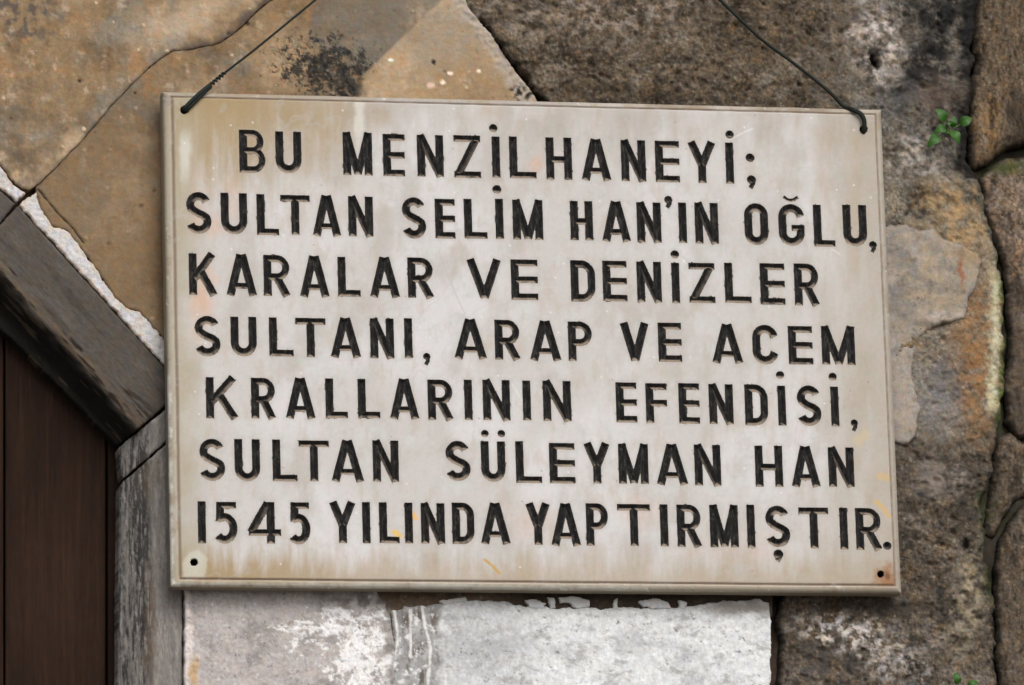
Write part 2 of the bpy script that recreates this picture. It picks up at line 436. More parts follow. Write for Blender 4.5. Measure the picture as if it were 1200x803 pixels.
def cf_T(X, Y, H, I):
    c = ochre(X, Y, H, I, 500)
    c = mix(c, (0.36, 0.255, 0.155), 0.5)
    c = mix(c, (0.30, 0.25, 0.19), blob(X, Y, 520, 40, 60, 40, 0.8, 12)*0.6)
    c = mix(c, (0.34, 0.30, 0.26), (1-ss(2, 18, line_dist(X, Y, [(540, 5), (570, 36), (600, 85), (618, 112)])+12*fbm(X, Y, 14, 5, 98, 0.7)))*0.8)
    c = mix(c, (0.05, 0.045, 0.04), blob(X, Y, 612, 108, 16, 10, 0.6, 8)*ss(-0.2, 0.3, fbm(X, Y, 7, 3, 99)))
    for (cx, cy, rr, cc) in ((508, 73, 3, (0.02, 0.015, 0.012)), (458, 71, 3, (0.7, 0.6, 0.5)), (519, 97, 4, (0.6, 0.5, 0.4)), (505, 100, 5, (0.55, 0.36, 0.28)), (528, 86, 3.4, (0.6, 0.5, 0.4)), (561, 84, 3, (0.62, 0.5, 0.4))):
        c = mix(c, cc, blob(X, Y, cx, cy, rr, rr*0.8, 0.5, 2, 0, 4, 6)*0.9)
    c = mix(c, (0.22, 0.15, 0.10), (1-ss(0, 9, 116+(X-190)*0.025-Y))*0.5)
    return c
def side_T(X, Y): return ss(-1.5, 1.5, (X-430)*0.690+(Y-84)*0.724+0.9*fbm(X, Y, 14, 3, 560))*ss(-10, 10, X-428+0.2*(Y-84)+6*fbm(X, Y, 14, 4, 561))
def cf_BT(X, Y, H, I):
    t = side_T(X, Y)[..., None]
    return cf_B(X, Y, H, I)*(1-t)+cf_T(X, Y, H, I)*t
def h_BT(X, Y, I):
    e = line_dist(X, Y, [(540, 5), (570, 36), (600, 85), (618, 112)])
    return h_B(X, Y, I)+0.8*side_T(X, Y)+2.5*(1-ss(2, 14, e))*fbm(X, Y, 7, 3, 6)
relief('stone', B, 1.5, 0, h_BT, cf_BT, M_SAND, wall, 60, 1.2, 0.8, 12, 2, con=1.5)

# --- rough stones -------------------------------------------------
def h_rough(X, Y, I, s=0, amp=1.0, wx=1.0, wy=1.0):
    wX = X+6*fbm(X, Y, 40, 2, 5+s); wY = Y+6*fbm(X, Y, 40, 2, 6+s)
    h = 9*fbm(X, Y, 120, 3, 101+s)+5.6*fbm(wX, wY, 38, 4, 111+s, 0.6, wx, wy)+2.8*ridged(wX/wx, wY/wy, 24, 3, 121+s)
    h += 1.8*fbm(wX, wY, 9, 4, 131+s, 0.75, wx, wy)
    d, rid = worley(wX/wx, wY/wy, 13, 141+s)
    h -= 3.2*(1-ss(0.08, 0.34, d))*(rid > 0.66)
    return h*amp

def rubble(X, Y, H, I, s, pal, wx=1.0, wy=1.0, spots=1.0):
    """mottled lichen-and-dirt colouring; pal = base, dark, light, warm"""
    b, dk, lt, wm = pal
    c = const(X, b)
    c = mix(c, lt, ss(0.0, 0.7, fbm(X, Y, 55, 5, 201+s, 0.6, wx, wy))*0.55)
    c = mix(c, dk, ss(0.0, 0.6, fbm(X, Y, 42, 5, 211+s, 0.65, wx, wy))*0.75)
    c = mix(c, wm, ss(0.15, 0.7, fbm(X, Y, 30, 5, 221+s, 0.65, wx, wy))*0.6)
    n = fbm(X, Y, 9, 4, 231+s, 0.8, wx, wy)
    c = mix(c, lt, ss(0.15, 0.7, n)*0.6*spots); c = mix(c, dk, ss(0.1, 0.6, -n)*0.75*spots)
    m = fbm(X, Y, 3.6, 2, 241+s, 0.8)
    c = c*(1+0.42*m*spots)[..., None]
    d, rid = worley(X, Y, 7, 251+s)
    c = mix(c, wm, (1-ss(0.1, 0.3, d))*(rid > 0.85)*0.8)
    c = mix(c, np.minimum(np.array(lt)*1.5, 0.6), (1-ss(0.08, 0.25, d))*(rid < 0.05)*0.4)
    return c

P_BROWN = ((0.1091, 0.0838, 0.0595), (0.0306, 0.0236, 0.0169), (0.2358, 0.1965, 0.1527), (0.1834, 0.1135, 0.0563))
P_GREY = ((0.1353, 0.1189, 0.0981), (0.0328, 0.0312, 0.0287), (0.2952, 0.2542, 0.2112), (0.1640, 0.1230, 0.0792))
P_PALE = ((0.1575, 0.1332, 0.1010), (0.0540, 0.0450, 0.0348), (0.2790, 0.2430, 0.1904), (0.2250, 0.1350, 0.0621))
P_BARK = ((0.1187, 0.0874, 0.0594), (0.0380, 0.0285, 0.0210), (0.1900, 0.1472, 0.1049), (0.1900, 0.1092, 0.0437))
P_UMBER = ((0.1035, 0.0792, 0.0580), (0.0315, 0.0252, 0.0199), (0.1890, 0.1530, 0.1159), (0.1485, 0.0945, 0.0538))
MOSS = (0.055, 0.075, 0.02)

def cf_C(X, Y, H, I):
    c = rubble(X, Y, H, I, 0, P_BROWN)
    c2 = rubble(X, Y, H, I, 40, P_GREY)
    k = ss(930, 1040, X+40*fbm(X, Y, 70, 3, 301))
    c = c*(1-k[..., None])+c2*k[..., None]
    c = mix(c, (0.30, 0.25, 0.21), blob(X, Y, 700, 18, 120, 34, 0.8, 26, 0, 13, 30)*ss(-0.3, 0.6, fbm(X, Y, 12, 4, 303, 0.7))*0.7)
    c = mix(c, (0.045, 0.036, 0.028), blob(X, Y, 770, 122, 190, 22, 0.9, 20, 2, 14, 30)*ss(-0.5, 0.5, fbm(X, Y, 14, 4, 304, 0.7))*0.8)
    c = mix(c, (0.42, 0.36, 0.32), blob(X, Y, 1030, 50, 26, 56, 0.8, 18, -12, 15, 24)*ss(-0.35, 0.35, fbm(X, Y, 13, 4, 305, 0.7))*0.85)
    c = mix(c, (0.022, 0.022, 0.022), np.maximum(blob(X, Y, 1100, 50, 40, 110, 0.9, 26, 6, 16, 30)*ss(-0.5, 0.15, fbm(X, Y, 22, 5, 306, 0.7)), (1-ss(4, 26, I+12*fbm(X, Y, 26, 4, 316)))*(X > 1080)*(Y < 210))*0.95)
    c = mix(c, (0.075, 0.075, 0.075), blob(X, Y, 1060, 112, 50, 20, 0.9, 16, -20, 17, 30)*0.7)
    c = mix(c, (0.15, 0.10, 0.075), blob(X, Y, 1100, 110, 30, 26, 0.9, 12)*0.5)
    c = mix(c, (0.40, 0.355, 0.31), blob(X, Y, 1075, 185, 32, 34, 0.9, 14, 0, 19, 20)*ss(-0.4, 0.5, fbm(X, Y, 12, 4, 307))*0.8)
    # dark hole near the wire
    c = mix(c, (0.008, 0.008, 0.008), blob(X, Y, 1026, 68, 4.5, 13, 0.5, 3, -14, 3, 8))
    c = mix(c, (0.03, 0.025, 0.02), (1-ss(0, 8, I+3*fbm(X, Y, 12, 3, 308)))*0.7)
    # whitish lime along the joint with the ochre stone
    c = mix(c, (0.40, 0.36, 0.33), (1-ss(0, 7, line_dist(X, Y, [(532, -4), (556, 22)])+3*fbm(X, Y, 9, 3, 309)))*0.8)
    return c
def h_C(X, Y, I):
    h = h_rough(X, Y, I, 0, 0.9)
    h -= 16*blob(X, Y, 1026, 68, 5, 14, 0.6, 3, -14, 3, 8)
    h -= 10*blob(X, Y, 1112, 40, 26, 110, 0.9, 12, 4, 16, 30)+9*blob(X, Y, 1070, 108, 40, 16, 0.9, 14, -20, 17, 30)
    h += 7*blob(X, Y, 1028, 40, 30, 60, 0.9, 12)
    return h
C_ = [(533, 0), (520, -60), (520, -330), (1146, -330), (1150, -60), (1147, 10), (1141, 60), (1138, 120), (1134, 160), (1128, 205), (1095, 222), (1062, 228), (1000, 240), (660, 200), (645, 122), (604, 78), (582, 46), (560, 22)]

def cf_D(X, Y, H, I):
    c = rubble(X, Y, H, I, 80, P_PALE)
    c = mix(c, (0.035, 0.034, 0.034), blob(X, Y, 1078, 240, 17, 22, 0.8, 8, 20, 3, 12)*ss(-0.4, 0.2, fbm(X, Y, 9, 4, 401))*0.95)
    c = mix(c, (0.34, 0.225, 0.11), blob(X, Y, 1120, 245, 44, 70, 1.0, 20, -10, 21, 24)*ss(-0.5, 0.2, fbm(X, Y, 20, 5, 402, 0.7))*0.75)
    c = mix(c, (0.27, 0.14, 0.058), blob(X, Y, 1142, 420, 32, 110, 0.9, 14, 0, 22, 24)*ss(-0.6, 0.2, fbm(X, Y, 16, 5, 403, 0.7))*0.8)
    c = mix(c, (0.20, 0.19, 0.19), blob(X, Y, 1098, 470, 30, 60, 0.9, 14, 0, 23, 24)*0.6)
    b = 1-ss(0, 12, line_dist(X, Y, [(1160, 290), (1166, 330), (1165, 400), (1160, 480)])+9*fbm(X, Y, 13, 5, 404, 0.7))
    c = mix(c, (0.38, 0.355, 0.24), b*ss(300, 335, Y)*(1-ss(470, 500, Y))*0.85)
    m = 1-ss(0, 7, line_dist(X, Y, [(1172, 300), (1177, 380), (1175, 450), (1170, 500)])+8*fbm(X, Y, 11, 5, 405, 0.75))
    c = mix(c, (0.085, 0.115, 0.025), m*0.9)
    c = mix(c, (0.05, 0.075, 0.065), (1-ss(0, 6, line_dist(X, Y, [(1140, 190), (1155, 245), (1166, 290)])+3*fbm(X, Y, 9, 3, 406)))*0.7)
    c = mix(c, (0.04, 0.034, 0.028), (1-ss(0, 5, I+2*fbm(X, Y, 12, 3, 408)))*0.6)
    return c
def h_D(X, Y, I):
    h = h_rough(X, Y, I, 80, 0.7)
    return h - 9*blob(X, Y, 1078, 240, 15, 20, 0.8, 8, 20, 3, 12)+4*blob(X, Y, 1130, 420, 40, 120, 1.0)
D_ = [(1000, 232), (1062, 226), (1098, 214), (1130, 200), (1140, 190), (1150, 216), (1158, 250), (1168, 290), (1175, 330), (1178, 400), (1176, 460), (1167, 505), (1140, 522), (1100, 532), (1050, 540), (1000, 540)]
# smooth skim of old render over that stone
def cf_P(X, Y, H, I):
    c = const(X, (0.31, 0.265, 0.22))
    c = mix(c, (0.36, 0.285, 0.20), blob(X, Y, 1100, 330, 50, 50, 1.0, 18)*0.8)
    c = mix(c, (0.21, 0.195, 0.18), ss(-0.1, 0.5, fbm(X, Y, 45, 6, 501, 0.65))*0.7)
    c = mix(c, (0.15, 0.12, 0.095), ss(0.2, 0.6, fbm(X, Y, 18, 5, 509, 0.7))*0.6)
    c = mix(c, (0.42, 0.36, 0.31), ss(0.1, 0.8, fbm(X, Y, 35, 4, 502))*0.6)
    c = mix(c, (0.34, 0.13, 0.06), blob(X, Y, 1126, 318, 3.5, 22, 0.8, 3, -4, 3, 10)*0.8)
    c = mix(c, (0.34, 0.22, 0.10), blob(X, Y, 1140, 298, 22, 14, 0.8, 6)*0.5)
    c = mix(c, (0.10, 0.08, 0.065), blob(X, Y, 1108, 377, 22, 8, 0.9, 5)*ss(-0.3, 0.4, fbm(X, Y, 10, 3, 503))*0.9)
    c = mix(c, (0.36, 0.31, 0.27), blob(X, Y, 1060, 470, 14, 60, 0.6, 5)*0.6)
    c = c*(1+0.14*fbm(X, Y, 6, 4, 504, 0.7))[..., None]
    c = mix(c, (0.09, 0.08, 0.07), (1-ss(0, 4, I))*0.5)
    return c
PP = [(1020, 268), (1045, 263), (1062, 262), (1078, 270), (1092, 264), (1108, 280), (1126, 284), (1148, 296), (1151, 306), (1147, 330), (1137, 350), (1132, 374), (1112, 380), (1086, 388), (1077, 398), (1072, 420), (1071, 445), (1080, 478), (1076, 505), (1066, 521), (1048, 519), (1010, 510)]
relief('plaster_patch', PP, 1.3, 9, lambda X, Y, I: 2.2*fbm(X, Y, 60, 3, 505)+0.8*fbm(X, Y, 14, 4, 506)+3*blob(X, Y, 1100, 330, 50, 60, 1.0)+4*blob(X, Y, 1108, 376, 30, 7, 1.0), cf_P, M_MORTAR, wall, 30, 6.0, 3.0, 14, 6, con=1.35)

def cf_E1(X, Y, H, I):
    c = rubble(X, Y, H, I, 120, P_BARK, 0.55, 1.7)
    c = mix(c, (0.28, 0.15, 0.05), blob(X, Y, 1160, 150, 12, 34, 1.0, 8)*ss(-0.3, 0.4, fbm(X, Y, 8, 4, 601, 0.7, 0.6, 1.6))*0.7)
    c = mix(c, (0.03, 0.025, 0.02), blob(X, Y, 1195, 150, 14, 40, 0.9, 8)*0.6)
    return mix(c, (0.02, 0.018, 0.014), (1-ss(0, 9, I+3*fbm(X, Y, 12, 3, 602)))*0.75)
E1 = [(1147, -330), (1700, -330), (1700, 120), (1300, 130), (1215, 165), (1196, 172), (1168, 182), (1152, 192), (1143, 196), (1137, 180), (1138, 120), (1143, 60), (1147, 0)]
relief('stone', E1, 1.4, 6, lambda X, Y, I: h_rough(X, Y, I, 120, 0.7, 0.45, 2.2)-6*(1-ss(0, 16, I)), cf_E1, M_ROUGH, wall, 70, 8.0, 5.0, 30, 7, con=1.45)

def cf_E2(X, Y, H, I):
    c = rubble(X, Y, H, I, 160, ((0.16, 0.12, 0.09), P_BARK[1], (0.27, 0.215, 0.17), (0.27, 0.15, 0.075)), 0.8, 1.3)
    m = blob(X, Y, 1178, 192, 40, 12, 0.9, 8)
    c = mix(c, MOSS, m*0.8)
    c = mix(c, P_UMBER[0], ss(280, 400, Y)*0.6)
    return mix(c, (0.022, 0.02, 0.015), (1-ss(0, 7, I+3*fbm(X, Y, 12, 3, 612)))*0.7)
E2 = [(1150, 206), (1162, 192), (1185, 184), (1215, 178), (1300, 150), (1700, 150), (1700, 520), (1230, 500), (1196, 512), (1180, 490), (1182, 440), (1184, 370), (1178, 310), (1170, 285), (1160, 252), (1151, 228)]
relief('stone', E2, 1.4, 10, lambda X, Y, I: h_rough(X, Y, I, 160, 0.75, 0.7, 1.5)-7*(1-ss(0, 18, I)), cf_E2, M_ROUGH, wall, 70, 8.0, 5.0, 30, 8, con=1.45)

def cf_F(X, Y, H, I):
    c = rubble(X, Y, H, I, 200, ((0.105, 0.084, 0.064), P_GREY[1], (0.24, 0.20, 0.165), (0.18, 0.115, 0.058)))
    c = mix(c, (0.50, 0.46, 0.43), blob(X, Y, 990, 742, 66, 20, 0.9, 18, 12, 31, 20)*ss(-0.15, 0.35, fbm(X, Y, 12, 4, 701, 0.7))*0.9)
    c = mix(c, (0.36, 0.33, 0.31), blob(X, Y, 1040, 775, 50, 30, 0.9, 18, 20, 32, 20)*ss(-0.25, 0.45, fbm(X, Y, 10, 4, 702, 0.7))*0.8)
    c = mix(c, (0.07, 0.06, 0.055), blob(X, Y, 950, 785, 46, 40, 0.9, 18, 0, 33, 24)*ss(-0.4, 0.3, fbm(X, Y, 16, 4, 703))*0.8)
    c = mix(c, (0.33, 0.28, 0.19), blob(X, Y, 1135, 700, 18, 70, 0.8, 12, 6, 34, 20)*ss(-0.4, 0.4, fbm(X, Y, 12, 4, 704))*0.65)
    c = mix(c, (0.22, 0.19, 0.165), blob(X, Y, 1095, 560, 30, 26, 0.9, 12)*0.6)
    c = mix(c, (0.05, 0.042, 0.034), blob(X, Y, 1128, 575, 26, 50, 0.9, 18, 0, 36, 20)*ss(-0.4, 0.2, fbm(X, Y, 18, 5, 709, 0.7))*0.85)
    c = mix(c, (0.045, 0.038, 0.03), blob(X, Y, 1066, 600, 20, 46, 0.9, 14, 10, 37, 20)*ss(-0.3, 0.3, fbm(X, Y, 14, 5, 710, 0.7))*0.6)
    c = mix(c, (0.008, 0.007, 0.006), blob(X, Y, 1131, 637, 5, 8, 0.6, 3, 0, 3, 8))
    c = mix(c, (0.05, 0.042, 0.035), blob(X, Y, 1040, 712, 90, 9, 0.9, 8, 2)*0.8)
    c = mix(c, MOSS, (1-ss(0, 8, line_dist(X, Y, [(1148, 580), (1155, 640), (1160, 700)])+5*fbm(X, Y, 9, 4, 705)))*0.6)
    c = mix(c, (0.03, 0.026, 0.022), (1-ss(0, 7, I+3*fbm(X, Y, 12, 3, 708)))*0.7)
    return c
F_ = [(914, 702), (920, 690), (990, 600), (1000, 534), (1050, 538), (1100, 530), (1140, 520), (1167, 507), (1162, 560), (1150, 590), (1154, 640), (1163, 690), (1166, 760), (1172, 830), (1180, 1120), (905, 1120), (914, 820), (916, 760)]
CD = C_[:C_.index((1128, 205))] + [(1133, 190), (1140, 196)] + D_[D_.index((1150, 216)):D_.index((1167, 505))+1] + F_[F_.index((1162, 560)):] + F_[:3] + [(1000, 500), (1000, 200)] + C_[C_.index((660, 200)):]
def kD(X, Y): return ss(196, 232, Y+16*fbm(X, Y, 34, 4, 620))
def kF(X, Y): return ss(500, 545, Y+22*fbm(X, Y, 34, 4, 630))
def cf_CD(X, Y, H, I):
    t = kD(X, Y)[..., None]
    q = kF(X, Y)[..., None]
    return (cf_C(X, Y, H, I)*(1-t)+cf_D(X, Y, H, I)*t)*(1-q)+cf_F(X, Y, H, I)*q
def h_CD(X, Y, I):
    t = kD(X, Y); q = kF(X, Y)
    return (h_C(X, Y, I)*(1-t)+h_D(X, Y, I)*t)*(1-q)+h_rough(X, Y, I, 200, 0.9)*q
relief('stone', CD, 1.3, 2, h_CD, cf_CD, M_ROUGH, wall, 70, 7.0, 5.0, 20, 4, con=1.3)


def cf_E3(X, Y, H, I):
    c = rubble(X, Y, H, I, 240, P_UMBER, 0.7, 1.5)
    c = mix(c, MOSS, blob(X, Y, 1160, 620, 14, 60, 0.9, 10)*ss(-0.3, 0.4, fbm(X, Y, 10, 4, 801))*0.6)
    return mix(c, (0.02, 0.018, 0.014), (1-ss(0, 8, I+3*fbm(X, Y, 12, 3, 802)))*0.7)
E3 = [(1169, 510), (1186, 503), (1200, 514), (1236, 506), (1700, 530), (1700, 640), (1220, 575), (1196, 586), (1178, 606), (1166, 636), (1155, 622), (1157, 594), (1165, 565)]
relief('stone', E3, 1.4, 2, lambda X, Y, I: h_rough(X, Y, I, 240, 0.6, 0.7, 1.5)-6*(1-ss(0, 18, I)), cf_E3, M_ROUGH, wall, 70, 9.0, 3.0, 16, 10, con=1.4)
E4 = [(1183, 609), (1199, 590), (1224, 580), (1700, 646), (1700, 1120), (1186, 1120), (1176, 840), (1170, 760), (1167, 690), (1170, 642)]
relief('stone', E4, 1.4, 6, lambda X, Y, I: h_rough(X, Y, I, 280, 0.7, 0.6, 1.8)-5*(1-ss(0, 20, I)), cf_E3, M_ROUGH, wall, 70, 8.0, 4.0, 30, 11, con=1.4)

# --- the two limewashed blocks under the plaque --------------------
def cf_G1(X, Y, H, I):
    c = const(X, (0.46, 0.42, 0.405))
    c = mix(c, (0.32, 0.29, 0.275), ss(-0.1, 0.5, fbm(X, Y, 40, 6, 901, 0.7))*0.75)
    c = mix(c, (0.50, 0.45, 0.43), ss(0.0, 0.7, fbm(X, Y, 30, 4, 902))*0.6)
    c = mix(c, (0.70, 0.69, 0.69), ss(0.1, 0.32, blob(X, Y, 392, 732, 80, 30, 1.0, 18, -18, 5, 20)*0.7+0.8*fbm(X, Y, 16, 6, 903, 0.75, 1.6, 0.8)-0.35)*0.8)
    c = mix(c, (0.72, 0.71, 0.71), ss(0.1, 0.32, blob(X, Y, 425, 775, 52, 60, 1.0, 16, 0, 6, 20)*0.8+0.8*fbm(X, Y, 18, 6, 904, 0.75)-0.35)*0.8)
    c = mix(c, (0.62, 0.61, 0.61), ss(0.25, 0.7, fbm(X, Y, 9, 5, 914, 0.8))*0.7)
    c = mix(c, (0.25, 0.235, 0.22), (1-ss(0, 20, 466-X+14*fbm(X, Y, 18, 4, 915)))*0.7)
    c = mix(c, (0.66, 0.58, 0.56), (1-ss(0, 7, line_dist(X, Y, [(220, 696), (222, 740), (218, 810)])+4*fbm(X, Y, 12, 3, 905)))*0.8)
    c = mix(c, (0.55, 0.36, 0.17), blob(X, Y, 228, 788, 6, 22, 0.7, 4)*0.8)
    c = mix(c, (0.19, 0.175, 0.16), blob(X, Y, 440, 706, 60, 12, 0.9, 8)*ss(-0.4, 0.3, fbm(X, Y, 12, 4, 906))*0.8)
    n = fbm(X, Y, 7, 4, 907, 0.75)
    c = mix(c, (0.15, 0.14, 0.14), ss(0.35, 0.7, n)*0.6)
    return c*(1+0.18*fbm(X, Y, 5, 3, 908, 0.8))[..., None]
G1 = [(217, 640), (436, 640), (440, 690), (450, 706), (458, 724), (464, 760), (461, 820), (461, 1120), (216, 1120)]
relief('stone', G1, 1.3, 9, lambda X, Y, I: 2.0*fbm(X, Y, 60, 4, 910)+0.9*fbm(X, Y, 9, 4, 911, 0.7), cf_G1, M_WASH, wall, 60, 1.5, 1.5, 14, 12, con=1.5, chroma=0.08)

def wash_drips(X, Y):
    L = [[(494, 708), (498, 735), (505, 760), (501, 806)], [(462, 716), (466, 745), (462, 775), (456, 803)], [(481, 716), (481, 770)]]
    return np.maximum.reduce([1-ss(0.8, 2.6, line_dist(X, Y, l)+1.0*fbm(X, Y, 9, 3, 921)) for l in L])
def cf_G2(X, Y, H, I):
    c = const(X, (0.69, 0.695, 0.70))
    c = mix(c, (0.46, 0.46, 0.475), ss(-0.05, 0.55, fbm(X, Y, 60, 6, 930, 0.7))*0.6)
    c = mix(c, (0.48, 0.48, 0.49), blob(X, Y, 560, 762, 70, 50, 0.9, 20)*0.6)
    # brush drag, sideways and down
    c = c*(1+0.12*fbm(X, Y, 13, 5, 931, 0.75, 1.3, 1.0))[..., None]
    c = c*(1+0.12*fbm(X, Y, 10, 4, 932, 0.7, 0.7, 2.2)*ss(740, 800, Y))[..., None]
    g = ss(-10, 6, 512-X+8*fbm(X, Y, 20, 4, 933))
    c = mix(c, (0.27, 0.25, 0.235), g*(0.55+0.4*fbm(X, Y, 22, 4, 934)))
    c = mix(c, (0.19, 0.145, 0.105), g*ss(0.05, 0.5, fbm(X, Y, 18, 4, 935, 0.6, 0.6, 1.8))*0.8)
    c = mix(c, (0.76, 0.745, 0.73), wash_drips(X, Y)*0.9)
    c = mix(c, (0.74, 0.73, 0.73), g*ss(0.2, 0.4, fbm(X, Y, 13, 4, 936, 0.7))*0.85)
    n = fbm(X, Y, 8, 5, 937, 0.8, 1.2, 1.0)
    c = mix(c, (0.17, 0.16, 0.16), ss(0.28, 0.6, n)*ss(-0.35, 0.3, fbm(X, Y, 60, 3, 938))*0.75)
    c = mix(c, (0.36, 0.34, 0.33), ss(0.1, 0.5, fbm(X, Y, 26, 6, 943, 0.75, 1.5, 0.8))*0.55)
    c = mix(c, (0.40, 0.36, 0.32), blob(X, Y, 872, 712, 50, 9, 0.9, 6)*0.85)
    return c*(1+0.14*fbm(X, Y, 5, 3, 939, 0.8)-0.10*ss(0.2, 0.7, fbm(X, Y, 11, 5, 942, 0.8, 0.8, 1.4)))[..., None]
G2 = [(458, 716), (478, 711), (505, 709), (535, 704), (560, 703), (590, 705), (613, 710), (660, 713), (740, 712), (800, 711), (850, 704), (885, 702), (902, 706), (904, 740), (903, 820), (903, 1120), (460, 1120), (460, 820), (463, 760)]
relief('stone', G2, 1.3, 10, lambda X, Y, I: 1.4*fbm(X, Y, 90, 4, 940)+0.55*fbm(X, Y, 9, 4, 941, 0.7)+0.8*wash_drips(X, Y), cf_G2, M_WASH, wall, 60, 2.2, 2.4, 12, 13, con=1.5, chroma=0.05)

relief('mortar', [(430, 660), (905, 660), (905, 722), (430, 722)], 1.6, 5, lambda X, Y, I: 3*fbm(X, Y, 30, 4, 970)+1.5*fbm(X, Y, 7, 4, 971, 0.7),
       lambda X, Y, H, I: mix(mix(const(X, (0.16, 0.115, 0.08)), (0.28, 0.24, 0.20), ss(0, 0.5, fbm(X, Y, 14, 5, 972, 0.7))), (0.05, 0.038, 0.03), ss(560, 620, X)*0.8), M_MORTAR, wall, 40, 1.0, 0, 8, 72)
# flakes of limewash clinging in the gap above
def cf_white(X, Y, H, I): return const(X, (0.66, 0.655, 0.65))*(1+0.12*fbm(X, Y, 6, 3, 950))[..., None]
for k, P in enumerate([[(655, 700), (672, 698), (690, 703), (692, 711), (676, 713), (668, 706), (657, 706)],
                       [(615, 703), (628, 702), (640, 707), (636, 713), (622, 712)],
                       [(719, 703), (724, 701), (724, 714), (719, 714)],
                       [(748, 704), (770, 701), (784, 706), (786, 713), (764, 713), (752, 709)],
                       [(796, 704), (806, 705), (803, 713), (797, 713)],
                       [(642, 700), (650, 700), (652, 712), (645, 713)],
                       [(515, 704), (546, 699), (548, 703), (520, 709)]]):
    relief('limewash_flake', P, 1.0, 12, lambda X, Y, I: 0.6*fbm(X, Y, 8, 3, 951), cf_white, M_WASH, wall, 24, 1.5, 1.4, 6, 20+k)

# old rubbly mortar bedding that shows in every joint
def cf_mortar(X, Y, H, I):
    c = rubble(X, Y, H, I, 320, ((0.085, 0.066, 0.05), (0.02, 0.017, 0.014), (0.18, 0.15, 0.12), (0.11, 0.07, 0.045)))
    c = mix(c, (0.028, 0.024, 0.019), ss(1140, 1152, X)*0.8)
    c = mix(c, (0.045, 0.05, 0.02), ss(1100, 1130, X)*ss(-0.3, 0.4, fbm(X, Y, 30, 4, 973))*0.7)
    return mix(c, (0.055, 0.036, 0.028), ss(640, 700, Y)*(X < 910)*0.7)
door_hole = [(-400, -60), (-120, 150), (20, 300), (165, 500), (165, 1200), (-400, 1200)]
relief('mortar', [(-430, -340), (1710, -340), (1710, 1130), (-430, 1130)], 5.5, lambda X, Y: -20+8*ss(1120, 1150, X)*ss(230, 260, Y), lambda X, Y, I: 5*fbm(X, Y, 60, 4, 961)+2*fbm(X, Y, 12, 4, 962), cf_mortar, M_MORTAR, wall, 90, 1.0, 0, 10, 15, True, door_hole)

# plain courses of the wall beyond the photograph's frame
rng = random.Random(5); yy = -1180; row = 0
while yy < 2000:
    hh = rng.choice([260, 300, 340]); xx = -1500-rng.random()*200; row += 1
    if yy < -330 < yy+hh+60: hh = -330-yy
    if yy < 1120 < yy+hh+60: hh = 1120-yy
    while xx < 2700:
        ww = rng.randint(330, 560); a, b = xx, xx+ww
        xx = b
        if -330 <= yy < 1120:
            if a < -420 < b+120: b = xx = -420
            if -420 <= a < 1700: xx = 1700; continue
        elif yy >= 1120:
            if a < -420 < b+120: b = xx = -420
            if -420 <= a < 214: xx = 214; continue
        P = [(a+4, yy+4), (b-4, yy+4), (b-4, yy+hh-4), (a+4, yy+hh-4)]
        sd_ = rng.randint(0, 900)
        if rng.random() < 0.45: relief('stone', P, 8., 0, lambda X, Y, I: h_rough(X, Y, I, 200, 0.9), lambda X, Y, H, I: rubble(X, Y, H, I, sd_, P_BROWN), M_ROUGH, wall, 60, 8.0, 5, 60, sd_)
        else: relief('stone', P, 8., 0, lambda X, Y, I: h_ochre(X, Y, I, 700), lambda X, Y, H, I: ochre(X, Y, H, I, sd_), M_SAND, wall, 60, 5.0, 4, 60, sd_)
    yy += hh
for k_, P in enumerate([[(-1600, -1200), (2800, -1200), (2800, -338), (-1600, -338)], [(-1600, -338), (-422, -338), (-422, 2020), (-1600, 2020)], [(1708, -338), (2800, -338), (2800, 1128), (1708, 1128)], [(216, 1128), (2800, 1128), (2800, 2020), (216, 2020)]]):
    relief('mortar', P, 20., -16, lambda X, Y, I: 4*fbm(X, Y, 90, 3, 963), cf_mortar, M_MORTAR, wall, 90, 1.0, 0, 10, 16+k_)

